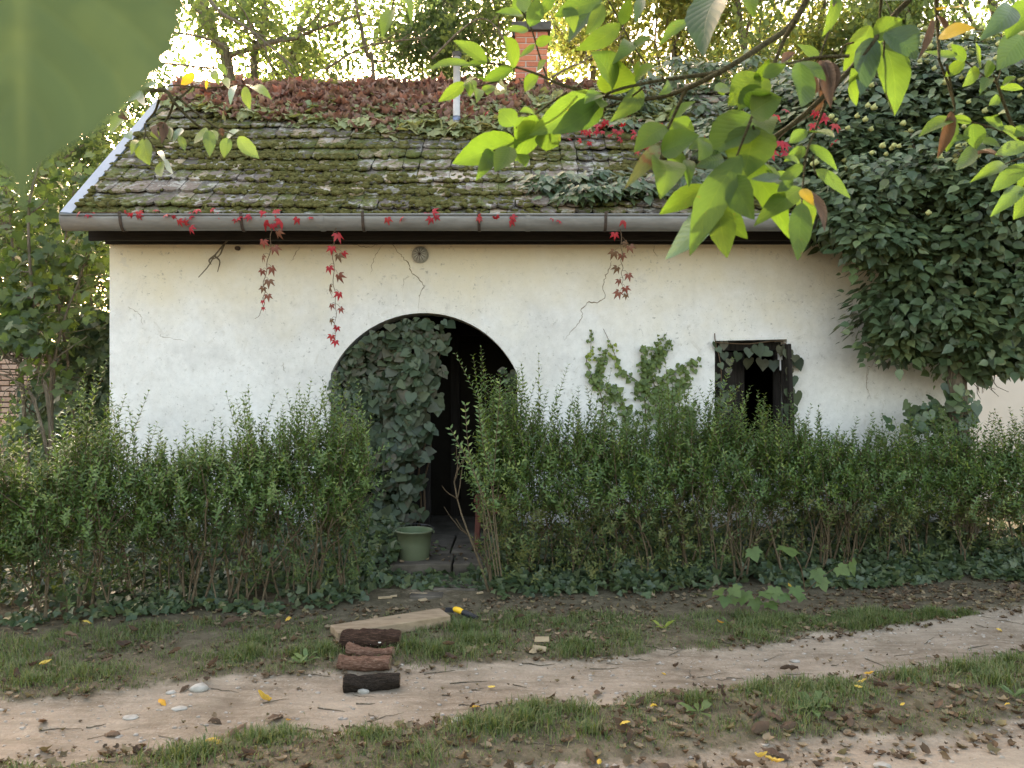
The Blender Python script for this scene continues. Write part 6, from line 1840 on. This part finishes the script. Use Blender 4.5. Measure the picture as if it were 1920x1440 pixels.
bough('walnut bough reaching left across the chimney and vent pipe', (1512, 0), boughA,
      [([(1530,-40),(1512,0),(1480,50),(1430,85),(1395,108),(1350,135),(1290,165),(1245,180),(1190,187),(1130,180),(1090,170),(1045,156),(1010,140),(966,126),(913,118),(880,120)], (13, 3)),
       ([(1350,136),(1280,145),(1215,155),(1148,172),(1090,205),(1035,240),(1026,264)], (8, 3)), ([(1063,173),(1030,195),(1003,215),(968,240)], (5, 3)), ([(978,20),(997,56),(1010,100),(1027,150)], (3, 4)), ([(1128,182),(1060,205),(968,262),(925,283)], (4, 3)),
       ([(1135,-10),(1165,45),(1186,85),(1215,125)], (4, 3)), ([(966,150),(936,152),(886,164),(870,158)], (4, 2)), ([(1205,165),(1170,190),(1120,205)], (4, 3)), ([(990,55),(985,27),(980,5)], (3, 2)), ([(735,-20),(738,5),(735,18)], (3, 2))], 1.72, 7, extra=.3)
bough('walnut bough with drooping leaflets in front of the gutter', (1490, 40), boughB,
      [([(1492,40),(1470,75),(1440,150),(1410,220),(1398,250),(1375,310),(1345,395)], (10, 3)), ([(1285,170),(1262,220),(1245,260),(1238,300),(1238,370)], (7, 3)), ([(1547,195),(1530,240),(1512,290),(1505,355),(1503,385)], (6, 3)), ([(1470,121),(1530,108),(1592,105)], (5, 7)), ([(1412,236),(1420,262),(1440,308)], (4, 3)), ([(1275,285),(1290,301),(1320,298)], (3, 3)), ([(1525,290),(1526,315),(1532,330)], (3, 2))], 1.42, 8, .08, extra=.4)
bough('walnut bough with dead curled leaves and two yellow leaflets', (1700, -10), boughC,
      [([(1730,-30),(1700,5),(1680,25),(1640,75),(1590,135),(1540,185),(1490,230),(1440,265),(1400,300)], (12, 8)), ([(1655,-20),(1650,30),(1658,80),(1655,150),(1676,215)], (6, 2)), ([(1756,-20),(1757,30),(1759,70),(1761,110)], (9, 5)), ([(1572,-20),(1560,40),(1541,95),(1538,112)], (5, 4)), ([(1680,50),(1682,90),(1681,125)], (5, 2)), ([(1600,80),(1585,85),(1572,110)], (4, 4))], 1.55, 9, .08, extra=.5)
bough('walnut bough with small bright leaflets at the right edge', (1930, 270), boughD,
      [([(1945,275),(1920,262),(1900,238),(1885,200),(1868,152),(1862,140)], (9, 4)), ([(1868,152),(1850,145),(1808,113),(1790,92)], (4, 2)), ([(1918,262),(1850,236),(1785,222)], (5, 2)), ([(1945,290),(1910,298),(1884,308),(1860,320)], (4, 2)), ([(1870,152),(1876,135),(1874,128)], (3, 2)), ([(1775,120),(1790,200),(1784,212)], (5, 2)), ([(1760,110),(1775,150),(1790,200)], (5, 4)), ([(1945,330),(1925,345),(1915,352)], (4, 2)), ([(1850,236),(1828,262),(1823,274)], (3, 2))], 1.85, 10, extra=.3)
# two leaflets hanging alone from above
bough('pair of lone leaflets hanging at the top left of the chimney', (738, -20), [(736,16,717,71,25,W),(738,-14,772,52,18,W)], [([(742,-40),(738,-14),(736,16)], (3, 2))], 1.9, 14)
# bough at the left in front of the verge flashing
PE = 'pear'; PP_ = 'pear_pale'
boughE = [(300,154,298,188,17,PE),(293,155,270,163,9,PP_),(262,170,238,192,13,PP_),(255,168,256,206,15,PE),(260,166,272,199,13,PP_),(234,210,208,252,32,PE),(340,240,324,270,19,PP_),(335,254,347,283,13,PE),(318,240,320,264,15,PE),(268,260,281,310,35,PE),(297,284,311,306,9,PP_),(305,302,303,332,16,PE),(311,298,325,327,9,PP_),
 (386,239,364,269,17,PE),(392,244,393,294,21,PE),(398,244,408,264,12,PE),(426,258,420,296,21,PE),(424,260,449,244,21,PP_),(447,256,486,298,27,PE),(443,160,432,197,13,PP_),(459,162,469,206,17,PE),(462,158,478,168,14,PP_),(474,162,510,187,17,PE),(397,133,411,159,15,PE),(415,148,429,167,13,PE),(366,139,339,161,19,YE),(388,150,387,169,7,YE),
 (302,228,303,270,15,BR),(306,232,300,262,13,BR),(416,240,418,256,10,BR),(240,248,246,262,16,PP_),(225,215,240,225,12,BR),(256,262,246,290,14,PE),(285,245,296,262,14,PE),(408,118,425,142,12,PE)]
bough('fruit tree bough with small leaves in front of the verge flashing', (200, 150), boughE,
      [([(-60,60),(80,110),(200,150),(270,168),(310,170),(325,190),(345,212),(372,236),(392,244)], (12, 3)), ([(325,189),(345,177),(362,160)], (6, 2)), ([(326,192),(318,214),(308,232),(304,246)], (5, 3)), ([(298,188),(290,210),(272,232),(273,248),(270,262)], (5, 2)), ([(330,180),(360,205),(395,232),(420,245),(447,256)], (5, 2)), ([(275,262),(272,280),(262,294)], (3, 2)), ([(270,168),(274,190),(280,200)], (3, 2)), ([(300,165),(330,160),(390,165),(443,160),(475,162)], (3, 2)), ([(366,139),(385,132),(410,118)], (2, 2)), ([(295,290),(285,270),(275,255)], (3, 2))], 2.55, 11)
# the single big leaf right before the lens
lf = thing('near_leaf', tuple(at(36, -520, .21)), 'big blurred green leaf close to the lens at the top left', 'leaf')
_y = np.array([-620, -580, -480, -350, -200, -100, 0, 61, 117, 167, 222, 255, 280, 297, 312, 335, 365, 400])
_h = np.array([4, 90, 200, 275, 312, 314, 304, 288, 262, 225, 165, 122, 82, 50, 28, 16, 10, 2]) / FPX * .2
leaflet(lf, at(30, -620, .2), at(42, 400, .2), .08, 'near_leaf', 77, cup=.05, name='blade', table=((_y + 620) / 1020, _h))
V, F = tube(spline([at(-90, -900, .23), at(-20, -760, .22), at(10, -640, .2155)], 8), .0013, 8)
obj('stalk', np_mesh('stalk', V, F, True), MAT['twig'], lf)
